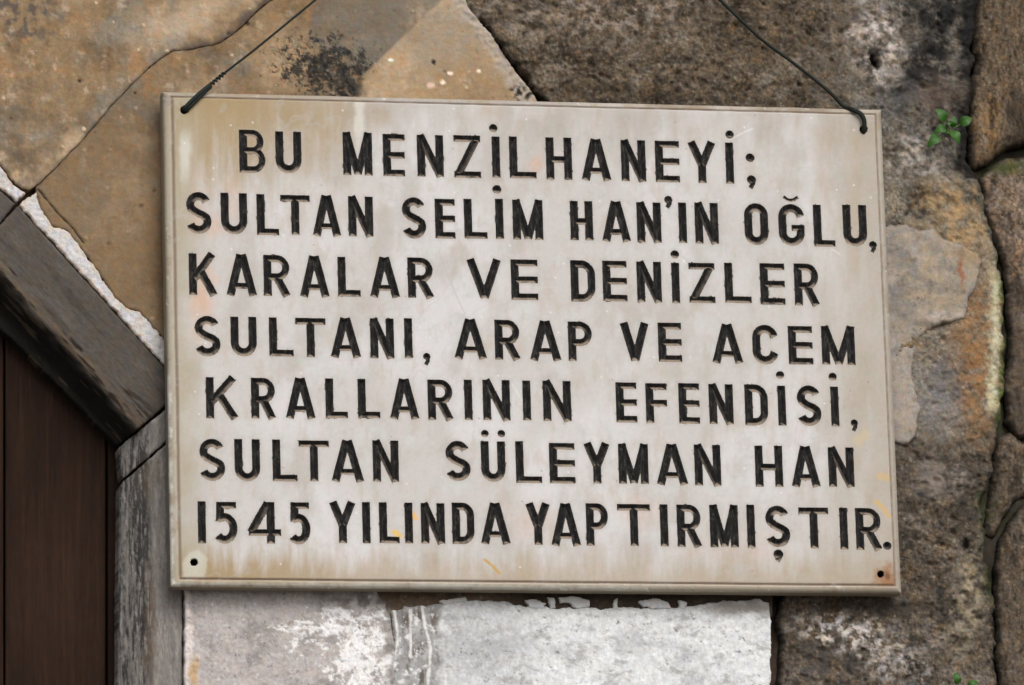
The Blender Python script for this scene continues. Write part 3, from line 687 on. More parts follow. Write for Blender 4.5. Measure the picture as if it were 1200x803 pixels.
# ------------------------------------------------------------------ the carved doorway surround
surround = thing('door_surround', 'weathered grey stone doorway surround, angled head above an upright jamb, left of the plaque', 'door frame', (-0.5, 0, GZ))
OUT = [(-330, -146), (20, 241), (183, 420), (212, 452)]                # outer line of the angled head
def head_base(X, Y):
    """flat face, then a worn chamfer sinking towards the opening"""
    # distance from the outer line, measured across the band
    ux, uy = 0.672, 0.740
    d = -((X-20)*uy-(Y-241)*ux)
    rid = 66+3.0*fbm(X, Y, 40, 3, 1001)
    return -44*ss(0, 1, np.clip((d-rid)/(102-rid), 0, 1))*1.0
def cf_head(X, Y, H, I):
    ux, uy = 0.672, 0.740
    d = -((X-20)*uy-(Y-241)*ux); a = (X-20)*ux+(Y-241)*uy
    c = const(X, (0.185, 0.165, 0.15))
    c = mix(c, (0.245, 0.225, 0.205), ss(0, 0.7, fbm(a, d, 60, 4, 1010, 0.6, 2.0, 0.6))*0.6)
    c = mix(c, (0.12, 0.105, 0.098), ss(0, 0.7, fbm(a, d, 30, 4, 1011, 0.6, 3.0, 0.5))*0.6)
    edge = blob(d, a*0, 62, 0, 12, 9, 0.9)
    e = (1-ss(2, 11, np.abs(d-64-5*fbm(a, d, 40, 3, 1012))))*ss(-0.5, 0.3, fbm(a, d, 14, 4, 1013, 0.6, 2.5, 0.5))
    c = mix(c, (0.225, 0.17, 0.125), e*0.85)
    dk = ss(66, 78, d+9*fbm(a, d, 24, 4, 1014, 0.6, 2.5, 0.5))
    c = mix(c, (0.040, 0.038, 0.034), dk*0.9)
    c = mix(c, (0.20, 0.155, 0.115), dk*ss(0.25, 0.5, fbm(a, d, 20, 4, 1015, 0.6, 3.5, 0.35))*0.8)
    b = ss(0.2, 0.42, fbm(a, d, 26, 4, 1016, 0.6, 3.0, 0.35))*ss(30, 60, d)*(1-ss(66, 84, d))
    c = mix(c, (0.055, 0.045, 0.04), b*0.9)
    return np.array([0.50, 0.48, 0.45])*c*(1+0.22*fbm(a, d, 5, 4, 1017, 0.7, 2.0, 0.6))[..., None]
def h_head(X, Y, I):
    ux, uy = 0.672, 0.740
    d = -((X-20)*uy-(Y-241)*ux); a = (X-20)*ux+(Y-241)*uy
    return 0.8*fbm(a, d, 40, 4, 1020)+0.4*fbm(a, d, 6, 4, 1021, 0.7, 2, 0.6)+1.8*ss(40, 60, d)*fbm(a, d, 22, 4, 1022, 0.6, 3, 0.4)
# two stones of the head meet at the joint through (22,240)-(-40,300)
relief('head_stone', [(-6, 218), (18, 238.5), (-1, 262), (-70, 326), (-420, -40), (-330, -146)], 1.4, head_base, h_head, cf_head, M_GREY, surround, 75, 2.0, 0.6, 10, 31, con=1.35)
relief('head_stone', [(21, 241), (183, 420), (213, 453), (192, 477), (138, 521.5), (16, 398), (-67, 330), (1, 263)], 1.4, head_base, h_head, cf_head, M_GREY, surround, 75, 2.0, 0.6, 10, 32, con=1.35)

def jamb_base(X, Y):
    r_ = 178+0.01*(Y-560)
    t = np.clip((r_-X)/(r_-136), 0, 1)
    return -38*t**1.2
def cf_jamb(X, Y, H, I):
    c = const(X, (0.215, 0.198, 0.182))
    c = mix(c, (0.33, 0.305, 0.285), ss(-0.1, 0.6, fbm(X, Y, 12, 5, 1030, 0.7, 0.45, 4.0))*0.7)
    c = mix(c, (0.13, 0.12, 0.112), ss(0.0, 0.6, fbm(X, Y, 12, 5, 1031, 0.7, 0.45, 4.5))*0.7)
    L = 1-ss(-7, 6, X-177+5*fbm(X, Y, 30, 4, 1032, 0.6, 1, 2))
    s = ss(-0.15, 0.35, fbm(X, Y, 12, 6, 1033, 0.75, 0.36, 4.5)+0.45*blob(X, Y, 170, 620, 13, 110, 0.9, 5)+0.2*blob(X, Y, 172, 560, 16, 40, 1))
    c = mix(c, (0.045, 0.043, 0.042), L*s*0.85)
    c = mix(c, (0.15, 0.105, 0.075), blob(X, Y, 176, 735, 7, 80, 0.8, 5)*0.7)
    c = mix(c, (0.15, 0.12, 0.09), blob(X, Y, 172, 560, 14, 26, 0.9, 6)*0.6)
    c = mix(c, (0.36, 0.34, 0.32), L*ss(0.1, 0.5, fbm(X, Y, 8, 5, 1034, 0.7, 0.4, 4.0))*0.65)
    return c*(1+0.24*fbm(X, Y, 4, 4, 1035, 0.8, 0.7, 2.4))[..., None]
def h_jamb(X, Y, I):
    return 1.0*fbm(X, Y, 20, 4, 1040, 0.6, 0.7, 3)+0.5*fbm(X, Y, 5, 3, 1041, 0.7, 0.8, 2)
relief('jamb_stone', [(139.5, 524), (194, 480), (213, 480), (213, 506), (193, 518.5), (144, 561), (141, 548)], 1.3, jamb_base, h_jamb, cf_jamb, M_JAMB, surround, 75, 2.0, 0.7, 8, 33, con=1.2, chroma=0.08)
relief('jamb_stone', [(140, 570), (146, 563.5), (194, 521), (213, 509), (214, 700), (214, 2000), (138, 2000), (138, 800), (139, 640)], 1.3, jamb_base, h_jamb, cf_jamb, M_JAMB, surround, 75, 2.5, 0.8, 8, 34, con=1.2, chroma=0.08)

# broken white plaster line over the head
def cf_strip(X, Y, H, I):
    c = const(X, (0.60, 0.575, 0.57))
    c = mix(c, (0.45, 0.42, 0.40), ss(0, 0.6, fbm(X, Y, 20, 4, 1050, 0.7))*0.7)
    c = mix(c, (0.50, 0.36, 0.24), (1-ss(0, 4, I+2*fbm(X, Y, 8, 3, 1051)))*0.6)
    c = mix(c, (0.07, 0.06, 0.055), ss(0.45, 0.7, fbm(X, Y, 6, 4, 1052, 0.8))*0.6)
    return c*(1+0.10*fbm(X, Y, 4, 3, 1053))[..., None]
hs_ = lambda X, Y, I: 1.2*fbm(X, Y, 16, 4, 1054)+0.7*fbm(X, Y, 5, 3, 1055)
relief('plaster_strip', [(43, 225)] + strip_top[1:] + [(213, 420), (213, 449), (185, 420), (102, 328), (22, 239.5)], 1.1, 1, hs_, cf_strip, M_MORTAR, wall, 30, 2.5, 2.2, 9, 41)
relief('plaster_strip', [(-200, -60), (-8, 185), (6, 202), (18, 219), (31, 226), (19, 236), (-5, 216), (-200, 0)], 1.1, 1, hs_, cf_strip, M_MORTAR, wall, 30, 2.5, 2.0, 9, 42)

# ------------------------------------------------------------------ the door
DH = -66
door = thing('wooden_door', 'dark brown vertical plank door set back in the angled stone doorway', 'door', (-0.7, 0.07, GZ))
def cf_wood(X, Y, H, I):
    c = const(X, (0.021, 0.0112, 0.0075))
    c = mix(c, (0.036, 0.018, 0.011), ss(-0.2, 0.6, fbm(X, Y, 16, 5, 1101, 0.6, 0.5, 12))*0.7)
    c = mix(c, (0.012, 0.008, 0.006), ss(0, 0.6, fbm(X, Y, 9, 5, 1102, 0.7, 0.45, 14))*0.7)
    c = mix(c, (0.048, 0.026, 0.017), blob(X, Y, 70, 700, 60, 120, 1.0, 20)*0.4)
    return c
def h_wood(X, Y, I): return 0.7*fbm(X, Y, 9, 4, 1103, 0.7, 0.5, 14)+0.5*fbm(X, Y, 40, 2, 1104)
top = lambda x: 402+ (x-15)*1.03
for x0, x1 in ((-420, -290), (-288, -134), (-132, 4), (6.5, 124)):
    relief('plank', [(x0, top(x0)-30), (x1, top(x1)-30), (x1, 2000), (x0, 2000)], 1.6, DH, h_wood, cf_wood, M_WOOD, door, 86, 2.0, 0, 8, 51+int(x0))
relief('door_backing', [(-420, -40), (-120, 170), (20, 330), (160, 480), (160, 2000), (-420, 2000)], 20., DH-22, lambda X, Y, I: X*0, lambda X, Y, H, I: cf_wood(X, Y, H, I)*0.8, M_WOOD, door, 120, 0.5, 0, 8, 62)
relief('door_stile', [(126.5, 490), (150, 500), (150, 2000), (126.5, 2000)], 1.6, DH+2, h_wood, lambda X, Y, H, I: cf_wood(X, Y, H, I)*0.7, M_WOOD, door, 86, 2.0, 0, 8, 61)

# ------------------------------------------------------------------ the marble plaque
PH = 32.0; PT = 18.0                                                   # front face and thickness, mm
c0 = W(*TL, PH)
plaque = thing('marble_plaque', 'white marble plaque with black carved Turkish inscription, wired to the old wall', 'plaque', tuple(W(628, 405, PH-PT)))
HW = 4.75
def chain(P): return np.array(P, f64)
def arc(cx, cy, rx, ry, a0, a1, n=14):
    return [(cx+rx*math.cos(math.radians(a0+(a1-a0)*i/n)), cy+ry*math.sin(math.radians(a0+(a1-a0)*i/n))) for i in range(n+1)]

def glyph(ch, w, h):
    """centre lines of the carved strokes in a w x h box, y down; returns list of (points, half width)"""
    k = HW; S = []
    def st(*p, hw=k): S.append((chain(p), hw))
    hk = 3.9                                                            # horizontals are slightly thinner
    l, r_, t, b = k, w-k, 0., h
    th, bh = hk, h-hk
    if ch == 'B':
        st((l, 0), (l, h)); m = h*0.48
        S.append((chain([(0, th), (w*0.45, th)]+arc(w*0.50, (th+m)/2, w*0.44-k, (m-th)/2, -90, 90)+[(w*0.45, m), (0, m)]), hk))
        S.append((chain([(0, m), (w*0.45, m)]+arc(w*0.52, (bh+m)/2, w*0.48-k, (bh-m)/2, -90, 90)+[(w*0.45, bh), (0, bh)]), hk))
    elif ch in 'U\u00dc':
        S.append((chain([(l, 0)]+arc(w/2, h-k-(w/2-k)*1.05, w/2-k, (w/2-k)*1.05, 180, 0)+[(r_, 0)]), k))
    elif ch == 'M':
        st((l, 0), (l, h)); st((r_, 0), (r_, h)); st((l-0.5, 0), (w/2, h*0.97), hw=k*0.92); st((r_+0.5, 0), (w/2, h*0.97), hw=k*0.92)
    elif ch == 'E':
        st((l, 0), (l, h)); st((0, th), (w, th), hw=hk); st((0, h*0.5), (w, h*0.5), hw=hk); st((0, bh), (w, bh), hw=hk)
    elif ch == 'F':
        st((l, 0), (l, h)); st((0, th), (w, th), hw=hk); st((0, h*0.5), (w, h*0.5), hw=hk)
    elif ch == 'N':
        st((l, 0), (l, h)); st((r_, 0), (r_, h)); st((l-0.6, 0), (r_+0.6, h), hw=k*0.95)
    elif ch == 'Z':
        st((0, th), (w, th), hw=hk); st((0, bh), (w, bh), hw=hk); st((w-k, th), (k, bh), hw=k*0.95)
    elif ch in 'I\u01301':
        st((w/2, 0), (w/2, h))
    elif ch == 'L':
        st((l, 0), (l, h)); st((0, bh), (w, bh), hw=hk)
    elif ch == 'H':
        st((l, 0), (l, h)); st((r_, 0), (r_, h)); st((l, h*0.52), (r_, h*0.52), hw=hk)
    elif ch == 'A':
        st((w/2-1, 0), (l-0.8, h)); st((w/2+1, 0), (r_+0.8, h)); st((w*0.24, h*0.76), (w*0.76, h*0.76), hw=hk*0.9)
    elif ch == 'Y':
        st((l, 0), (w/2, h*0.58)); st((r_, 0), (w/2, h*0.58)); st((w/2, h*0.45), (w/2, h))
    elif ch == 'V':
        st((l, 0), (w/2, h-1)); st((r_, 0), (w/2, h-1))
    elif ch in 'S\u015e':
        rx = w/2-k; r1 = h*0.235-k*0.35; cy1 = k+r1; r2 = (h-k-(cy1+r1))/2; cy2 = h-k-r2
        P = arc(w/2, cy1, rx*0.95, r1, -22, -205, 14)
        P += [(w*0.34, cy1+r1*0.78), (w*0.5, cy1+r1+0.4), (w*0.68, cy2-r2*0.72)]
        P += arc(w/2, cy2, rx, r2, -25, 160, 14)
        S.append((chain(P), k))
    elif ch == 'T':
        st((0, th), (w, th), hw=hk); st((w/2, 0), (w/2, h))
    elif ch == 'O':
        q = w/2-k
        S.append((chain(arc(w/2, k+q, q, q, 180, 360)+arc(w/2, h-k-q, q, q, 0, 180)+[(l, k+q)]), k))
    elif ch == '\u011e':
        q = w/2-k
        S.append((chain([(w-k*0.9, h*0.30)]+arc(w/2, k+q, q, q, -12, -180)+arc(w/2, h-k-q, q, q, 180, 0)+[(r_, h*0.55)]), k))
        st((w*0.5, h*0.57), (w, h*0.57), hw=hk*0.9)
    elif ch == 'C':
        q = w/2-k
        S.append((chain([(w-k*0.9, h*0.31)]+arc(w/2, k+q, q, q, -10, -180)+arc(w/2, h-k-q, q, q, 180, 10)+[(w-k*0.9, h*0.69)]), k))
    elif ch == 'K':
        st((l, 0), (l, h)); st((w-k*1.2, 0), (l+1, h*0.62)); st((w*0.40, h*0.40), (w-k*0.9, h))
    elif ch in 'RP':
        m = h*0.53; st((l, 0), (l, h))
        S.append((chain([(0, th), (w*0.48, th)]+arc(w*0.5, (th+m)/2, w*0.5-k, (m-th)/2, -90, 90)+[(w*0.45, m), (0+2, m)]), hk+0.3))
        if ch == 'R': st((w*0.46, m-2), (w-k*0.8, h))
    elif ch == 'D':
        q = w*0.55-k
        S.append((chain([(0, th), (w*0.42, th)]+arc(w*0.45, th+q*1.1, q, q*1.1, -90, 0)+arc(w*0.45, bh-q*1.1, q, q*1.1, 0, 90)+[(w*0.40, bh), (0, bh)]), k*0.94))
        st((l, 0), (l, h))
    elif ch == '5':
        st((w*0.12, th), (w*0.95, th), hw=hk); st((w*0.12+hk, 0), (w*0.10+hk, h*0.47))
        r2 = h*0.27
        S.append((chain([(w*0.10+hk-2, h*0.40)]+arc(w*0.44, h-k-r2, w*0.56-k, r2, -95, 140, 18)), k))
    elif ch == '4':
        st((w*0.70, 0), (w*0.70, h)); st((w*0.62, 1), (k*0.9, h*0.74)); st((2, h*0.735), (w, h*0.735), hw=hk)
    elif ch == 'dot':
        S.append((chain([(w/2-0.3, h/2), (w/2+0.3, h/2)]), min(w, h)/2))
    elif ch == 'tail':                                                  # comma, apostrophe, cedilla
        S.append((chain([(w*0.5, w*0.42), (w*0.55, w*0.45)]), w*0.46))
        S.append((chain([(w*0.70, w*0.4), (w*0.66, h*0.62), (w*0.36, h*0.98)]), w*0.25))
    elif ch == 'breve':
        S.append((chain([(1, 1.2), (w*0.3, h*0.62), (w*0.5, h*0.72), (w*0.7, h*0.62), (w-1, 1.2)]), 1.9))
    return S

# every carved character: (x0, x1, y_top, y_bottom) as measured on the photograph, extra marks after it
I_ = '\u0130'; U_ = '\u00dc'; G_ = '\u011e'; S_ = '\u015e'
TXT = [
 [('B', 279.5, 312.5, 152, 203), ('U', 322, 354, 154, 203.5), ('M', 401, 437, 155, 206), ('E', 448, 475, 157, 207), ('N', 488, 520.5, 158, 207.5), ('Z', 531, 564, 158.5, 209),
  (I_, 576, 586.5, 160, 208.5, ('dot', 573, 583, 145.5, 155)), ('L', 596, 629, 160, 209.5), ('H', 639, 671, 161, 211), ('A', 681, 716, 163, 212), ('N', 727, 757.5, 164, 213), ('E', 767, 797, 165, 214),
  ('Y', 805, 840, 166, 215), (I_, 849, 861, 167, 215.5, ('dot', 850, 860, 153, 162.5)), (';', 874, 884, 180, 222, ('dot', 874, 884, 180, 190), ('tail', 875, 886, 206, 221))],
 [('S', 217, 248.5, 225, 274.5), ('U', 258, 290.5, 226, 275), ('L', 300, 327.5, 227.5, 276), ('T', 328, 364, 228.5, 275.5), ('A', 366, 399.5, 229, 277), ('N', 407.5, 438, 230, 277.5),
  ('S', 470, 500, 231, 280), ('E', 509, 534, 233, 280), ('L', 543, 571.5, 233, 280), (I_, 580, 590.5, 233, 280.5, ('dot', 577, 587.5, 217, 227)), ('M', 600, 637, 234, 281.5),
  ('H', 667.5, 695.5, 235.5, 282), ('A', 705, 739, 236, 283.5), ('N', 745.5, 775.5, 237, 284.5), ("'", 778, 788, 230, 244, ('tail', 778, 788, 230, 244)), ('I', 795, 805, 237.5, 285), ('N', 813.5, 842.5, 237.5, 286),
  ('O', 871.5, 901, 238, 287.5), (G_, 911.5, 943.5, 239, 288.5, ('breve', 917, 936, 229.5, 237)), ('L', 952.5, 979, 240, 289.5), ('U', 987, 1016.5, 240, 289), (',', 1018, 1027, 283, 296, ('tail', 1018, 1027.5, 283, 296))],
 [('K', 220.5, 255.5, 297, 346.5), ('A', 265, 301, 298, 347), ('R', 308, 340.5, 299, 347.5), ('A', 351, 386, 300, 348.5), ('L', 395, 423, 301, 348), ('A', 433, 468.5, 301.5, 349), ('R', 477, 508.5, 302, 349.5),
  ('V', 546, 588.5, 303.5, 350.5), ('E', 598, 631, 304, 352), ('D', 668, 698.5, 305.5, 353.5), ('E', 705.5, 735.5, 305.5, 353.5), ('N', 745.5, 776, 306.5, 354.5), (I_, 786, 797.5, 308, 355.5, ('dot', 785.5, 796, 293.5, 303)),
  ('Z', 806.5, 838.5, 308, 355.5), ('L', 848.5, 881, 308, 355.5), ('E', 890, 920.5, 308.5, 357.5), ('R', 930, 960.5, 309, 358.5)],
 [('S', 227, 259, 370, 418), ('U', 269.5, 301.5, 371, 418), ('L', 314.5, 344.5, 372, 418), ('T', 345.5, 382.5, 372.5, 419), ('A', 387, 423, 372.5, 419.5), ('N', 433, 462.5, 373, 420.5), ('I', 473.5, 483.5, 373, 420),
  (',', 495.5, 504, 414, 428, ('tail', 495.5, 504.5, 414, 428)), ('A', 532, 570.5, 374, 421), ('R', 579, 610, 375, 422), ('A', 620.5, 657.5, 376, 423), ('P', 665, 695, 377, 423.5), ('V', 726, 761.5, 378, 424),
  ('E', 770.5, 799.5, 378, 424.5), ('A', 834, 870.5, 380, 426), ('C', 881, 912.5, 380.5, 427.5), ('E', 923, 953, 382, 427.5), ('M', 962, 1002.5, 382, 428)],
 [('K', 240.5, 280, 442, 491), ('R', 293.5, 323.5, 443, 491), ('A', 334.5, 369.5, 443, 491), ('L', 380.5, 408, 443.5, 490.5), ('L', 418.5, 446, 444, 490.5), ('A', 456.5, 491, 444, 491.5), ('R', 500.5, 531.5, 445, 492.5),
  ('I', 543.5, 554, 445, 492.5), ('N', 565, 598.5, 445, 493), ('I', 612, 622.5, 446, 493), ('N', 635.5, 670, 446, 494), ('E', 721, 747, 448, 495.5), ('F', 756, 782.5, 449, 496), ('E', 794.5, 820.5, 449, 497),
  ('N', 830, 860, 450, 497.5), ('D', 872, 901, 451, 498.5), (I_, 911, 921.5, 452, 499, ('dot', 909, 919, 435, 444)), ('S', 933, 963, 451.5, 499.5), (I_, 973, 983.5, 453, 500, ('dot', 971, 980.5, 437, 446)),
  (',', 997, 1005, 492, 505, ('tail', 996.5, 1005.5, 492, 505.5))],
 [('S', 232.5, 264.5, 514, 564), ('U', 274, 305.5, 514.5, 564.5), ('L', 318.5, 349, 515, 564.5), ('T', 349.5, 386.5, 516, 564.5), ('A', 388, 426.5, 516, 565), ('N', 436, 468, 516, 565), ('S', 521, 552, 516.5, 564),
  (U_, 563, 593, 517, 565, ('dot', 564, 572.5, 504, 512.5), ('dot', 583, 592, 504, 512.5)), ('L', 603.5, 635.5, 517, 566.5), ('E', 643, 674.5, 519, 567), ('Y', 683, 716, 519, 567), ('M', 724, 760.5, 520, 567.5),
  ('A', 769, 806, 520.5, 568.5), ('N', 813, 845.5, 521, 569.5), ('H', 884, 918, 522, 571), ('A', 927, 961, 523, 571), ('N', 970, 1001.5, 524, 571)],
 [('1', 231, 242, 587.5, 637), ('5', 250.5, 279, 588, 637.5), ('4', 288.5, 330, 588, 637.5), ('5', 338, 364.5, 588.5, 638.5), ('Y', 385, 418, 588, 637), ('I', 424, 434.5, 588.5, 637), ('L', 443.5, 468.5, 588.5, 637),
  ('I', 473.5, 484.5, 589, 637), ('N', 492.5, 522, 589.5, 637.5), ('D', 529, 557, 589.5, 637.5), ('A', 563, 598, 589.5, 638), ('Y', 615, 646, 589.5, 639), ('A', 645.5, 680.5, 590, 640), ('P', 686, 714, 590, 640),
  ('T', 723, 763, 590.5, 640.5), ('I', 773, 783.5, 591, 640.5), ('R', 792.5, 822.5, 591.5, 641.5), ('M', 831, 866, 591.5, 642), ('I', 874.5, 885.5, 591.5, 642), (S_, 896, 926.5, 592.5, 641.5, ('tail', 906, 918, 644.5, 658)),
  ('T', 935.5, 972, 594.5, 643), ('I', 983.5, 994, 595, 644), ('R', 1002, 1033.5, 595.5, 645), ('.', 1035, 1044.5, 635, 644, ('dot', 1035, 1044.5, 635, 644.5))],
]

def stroke_inner(X, Y, P, hw):
    """how far inside a butt-ended stroke along P each point lies"""
    best = np.full(X.shape, 1e9); sb = np.zeros(X.shape); acc = 0.0
    seg = [(P[i], P[i+1]) for i in range(len(P)-1)]
    for i, (a, b) in enumerate(seg):
        e = b-a; Ln = math.hypot(*e)
        if Ln < 1e-9: continue
        t = ((X-a[0])*e[0]+(Y-a[1])*e[1])/Ln
        lo = -1e9 if i == 0 else 0; hi = 1e9 if i == len(seg)-1 else Ln
        tc = np.clip(t, lo, hi)
        d = np.hypot(X-a[0]-tc*e[0]/Ln, Y-a[1]-tc*e[1]/Ln)
        tt = np.clip(t, 0, Ln)
        dd = np.hypot(X-a[0]-tt*e[0]/Ln, Y-a[1]-tt*e[1]/Ln)
        m = dd < best
        best = np.where(m, dd, best)
        sb = np.where(m, np.stack([hw-d, acc+tc, np.zeros_like(d)], -1)[..., 1], sb)
        if i == 0: dn_ = np.where(m, d, dd)
        else: dn_ = np.where(m, d, dn_)
        acc += Ln
    if acc < 2.5: return hw-best                                        # a drilled dot
    closed = math.hypot(*(P[0]-P[-1])) < 0.01
    if closed: return hw-best
    return np.minimum(hw-dn_, np.minimum(sb, acc-sb))

ST = 0.92
gx = np.arange(178, 1070, ST); gy = np.arange(96, 712, ST)
GX, GY = np.meshgrid(gx, gy)
E = poly_sdf(GX, GY, [TL, TR, BR, BL]) + 0.35*fbm(GX, GY, 60, 3, 1200)
CUT = np.full(GX.shape, -50.0); LID = np.full(GX.shape, -1, int)
chars = []
def stamp(strokes, x0, x1, y0, y1, lid):
    """press the strokes of a character, laid upright in the plaque's own slant, into the cut map"""
    i0, i1 = np.searchsorted(gx, [x0-8, x1+8]); j0, j1 = np.searchsorted(gy, [y0-8, y1+8])
    X = GX[j0:j1, i0:i1]; Y = GY[j0:j1, i0:i1]
    u_ = (X-190)/860.0; lean = 0.0172+0.0251*u_                       # uprights lean as the plaque's sides do
    v_ = (Y-108)/580.0; slope = 0.0249-0.0156*v_
    cx, cy = (x0+x1)/2, (y0+y1)/2
    Lx = X-x0-(Y-cy)*lean; Ly = Y-y0-(X-cx)*slope
    Lx = Lx+0.16*fbm(X, Y, 11, 2, 1210); Ly = Ly+0.16*fbm(X, Y, 11, 2, 1211)
    d = np.full(X.shape, -50.0)
    for P, hw in strokes: d = np.maximum(d, stroke_inner(Lx, Ly, P, hw))
    sub = CUT[j0:j1, i0:i1]; sl_ = LID[j0:j1, i0:i1]
    m = d > sub
    sub[m] = d[m]; sl_[m & (d > -1.2)] = lid
for row in TXT:
    for e in row:
        ch, x0, x1, y0, y1 = e[:5]; extras = e[5:]
        lid = len(chars); chars.append(ch)
        if ch not in ";,.'":
            h = y1-y0-(x1-x0)*0.018; w_ = x1-x0-(y1-y0)*0.03
            S = glyph(ch, w_, h)
            stamp(S, x0+(y1-y0)*0.015, x1-(y1-y0)*0.015, y0+(x1-x0)*0.009, y1, lid)
        for (k, a, b, c, d) in extras:
            stamp(glyph(k, b-a, d-c), a, b, c, d, lid)
# drilled fixing holes
HOLES = [(216, 129, 4.6), (1012, 152, 4.6), (227.5, 659, 4.3), (1032, 673, 3.9)]
HD = np.full(GX.shape, 50.0)
for hx, hy, hr in HOLES: HD = np.minimum(HD, np.hypot(GX-hx, GY-hy)-hr)

def snap(f, others=None):
    a, b = np.gradient(f, ST); g = np.hypot(a, b)+1e-6
    near = (np.abs(f)/g < 0.62*ST) & (g > 0.4) & (np.abs(f) < 1.2)
    return near, -f*b/g/g, -f*a/g/g
X = GX.copy(); Y = GY.copy()
for fld in (E, CUT, -HD):
    n_, dx, dy = snap(fld)
    X = np.where(n_, GX+dx, X); Y = np.where(n_, GY+dy, Y)
    fld[n_] = 0
hole_in = -HD
# relief of the front: hollow for the letters, incised border line, soft arris
depth = np.zeros(X.shape)
depth += np.where(CUT > 0, np.minimum(CUT*1.0, 4.4), 0)
def side_d(a, b):
    ex, ey = b[0]-a[0], b[1]-a[1]; n = math.hypot(ex, ey)
    return (-(X-a[0])*ey+(Y-a[1])*ex)/n
u = np.minimum.reduce([side_d(TL, TR)/5.2, side_d(TR, BR)/6.4, side_d(BR, BL)/9.6, side_d(BL, TL)/11.2])
u = u+0.02*fbm(X, Y, 80, 2, 1220)
gr = np.clip(1-np.abs(u-1.0)*np.where(side_d(BR, BL) < 14, 9.6, 8.0)/1.9, 0, 1)*(u < 1.6)
BULL = 8.5
prot = BULL*np.sqrt(np.clip(1-(1-np.clip(u, 0, 1))**2.2, 0, 1))        # quarter-round border moulding
depth += 2.4*gr
chip = ss(0.5, 0.85, fbm(X, Y, 12, 3, 1222))*(1-ss(0, 0.8, u))
depth += 1.8*chip
depth += 14*(hole_in > 0)*np.clip(hole_in/1.0, 0, 1)
depth -= 0.25*fbm(X, Y, 50, 3, 1223)
P3 = W(X, Y, PH+prot); P3[..., 1] += depth/1000.0
cells = lambda a: (a[:-1, :-1]+a[1:, :-1]+a[:-1, 1:]+a[1:, 1:])/4
cE = cells(E) > 0.02; cC = cells(CUT) > 0.01; cH = cells(hole_in) > 0.01
lid_c = np.maximum(np.maximum(LID[:-1, :-1], LID[1:, :-1]), np.maximum(LID[:-1, 1:], LID[1:, 1:]))

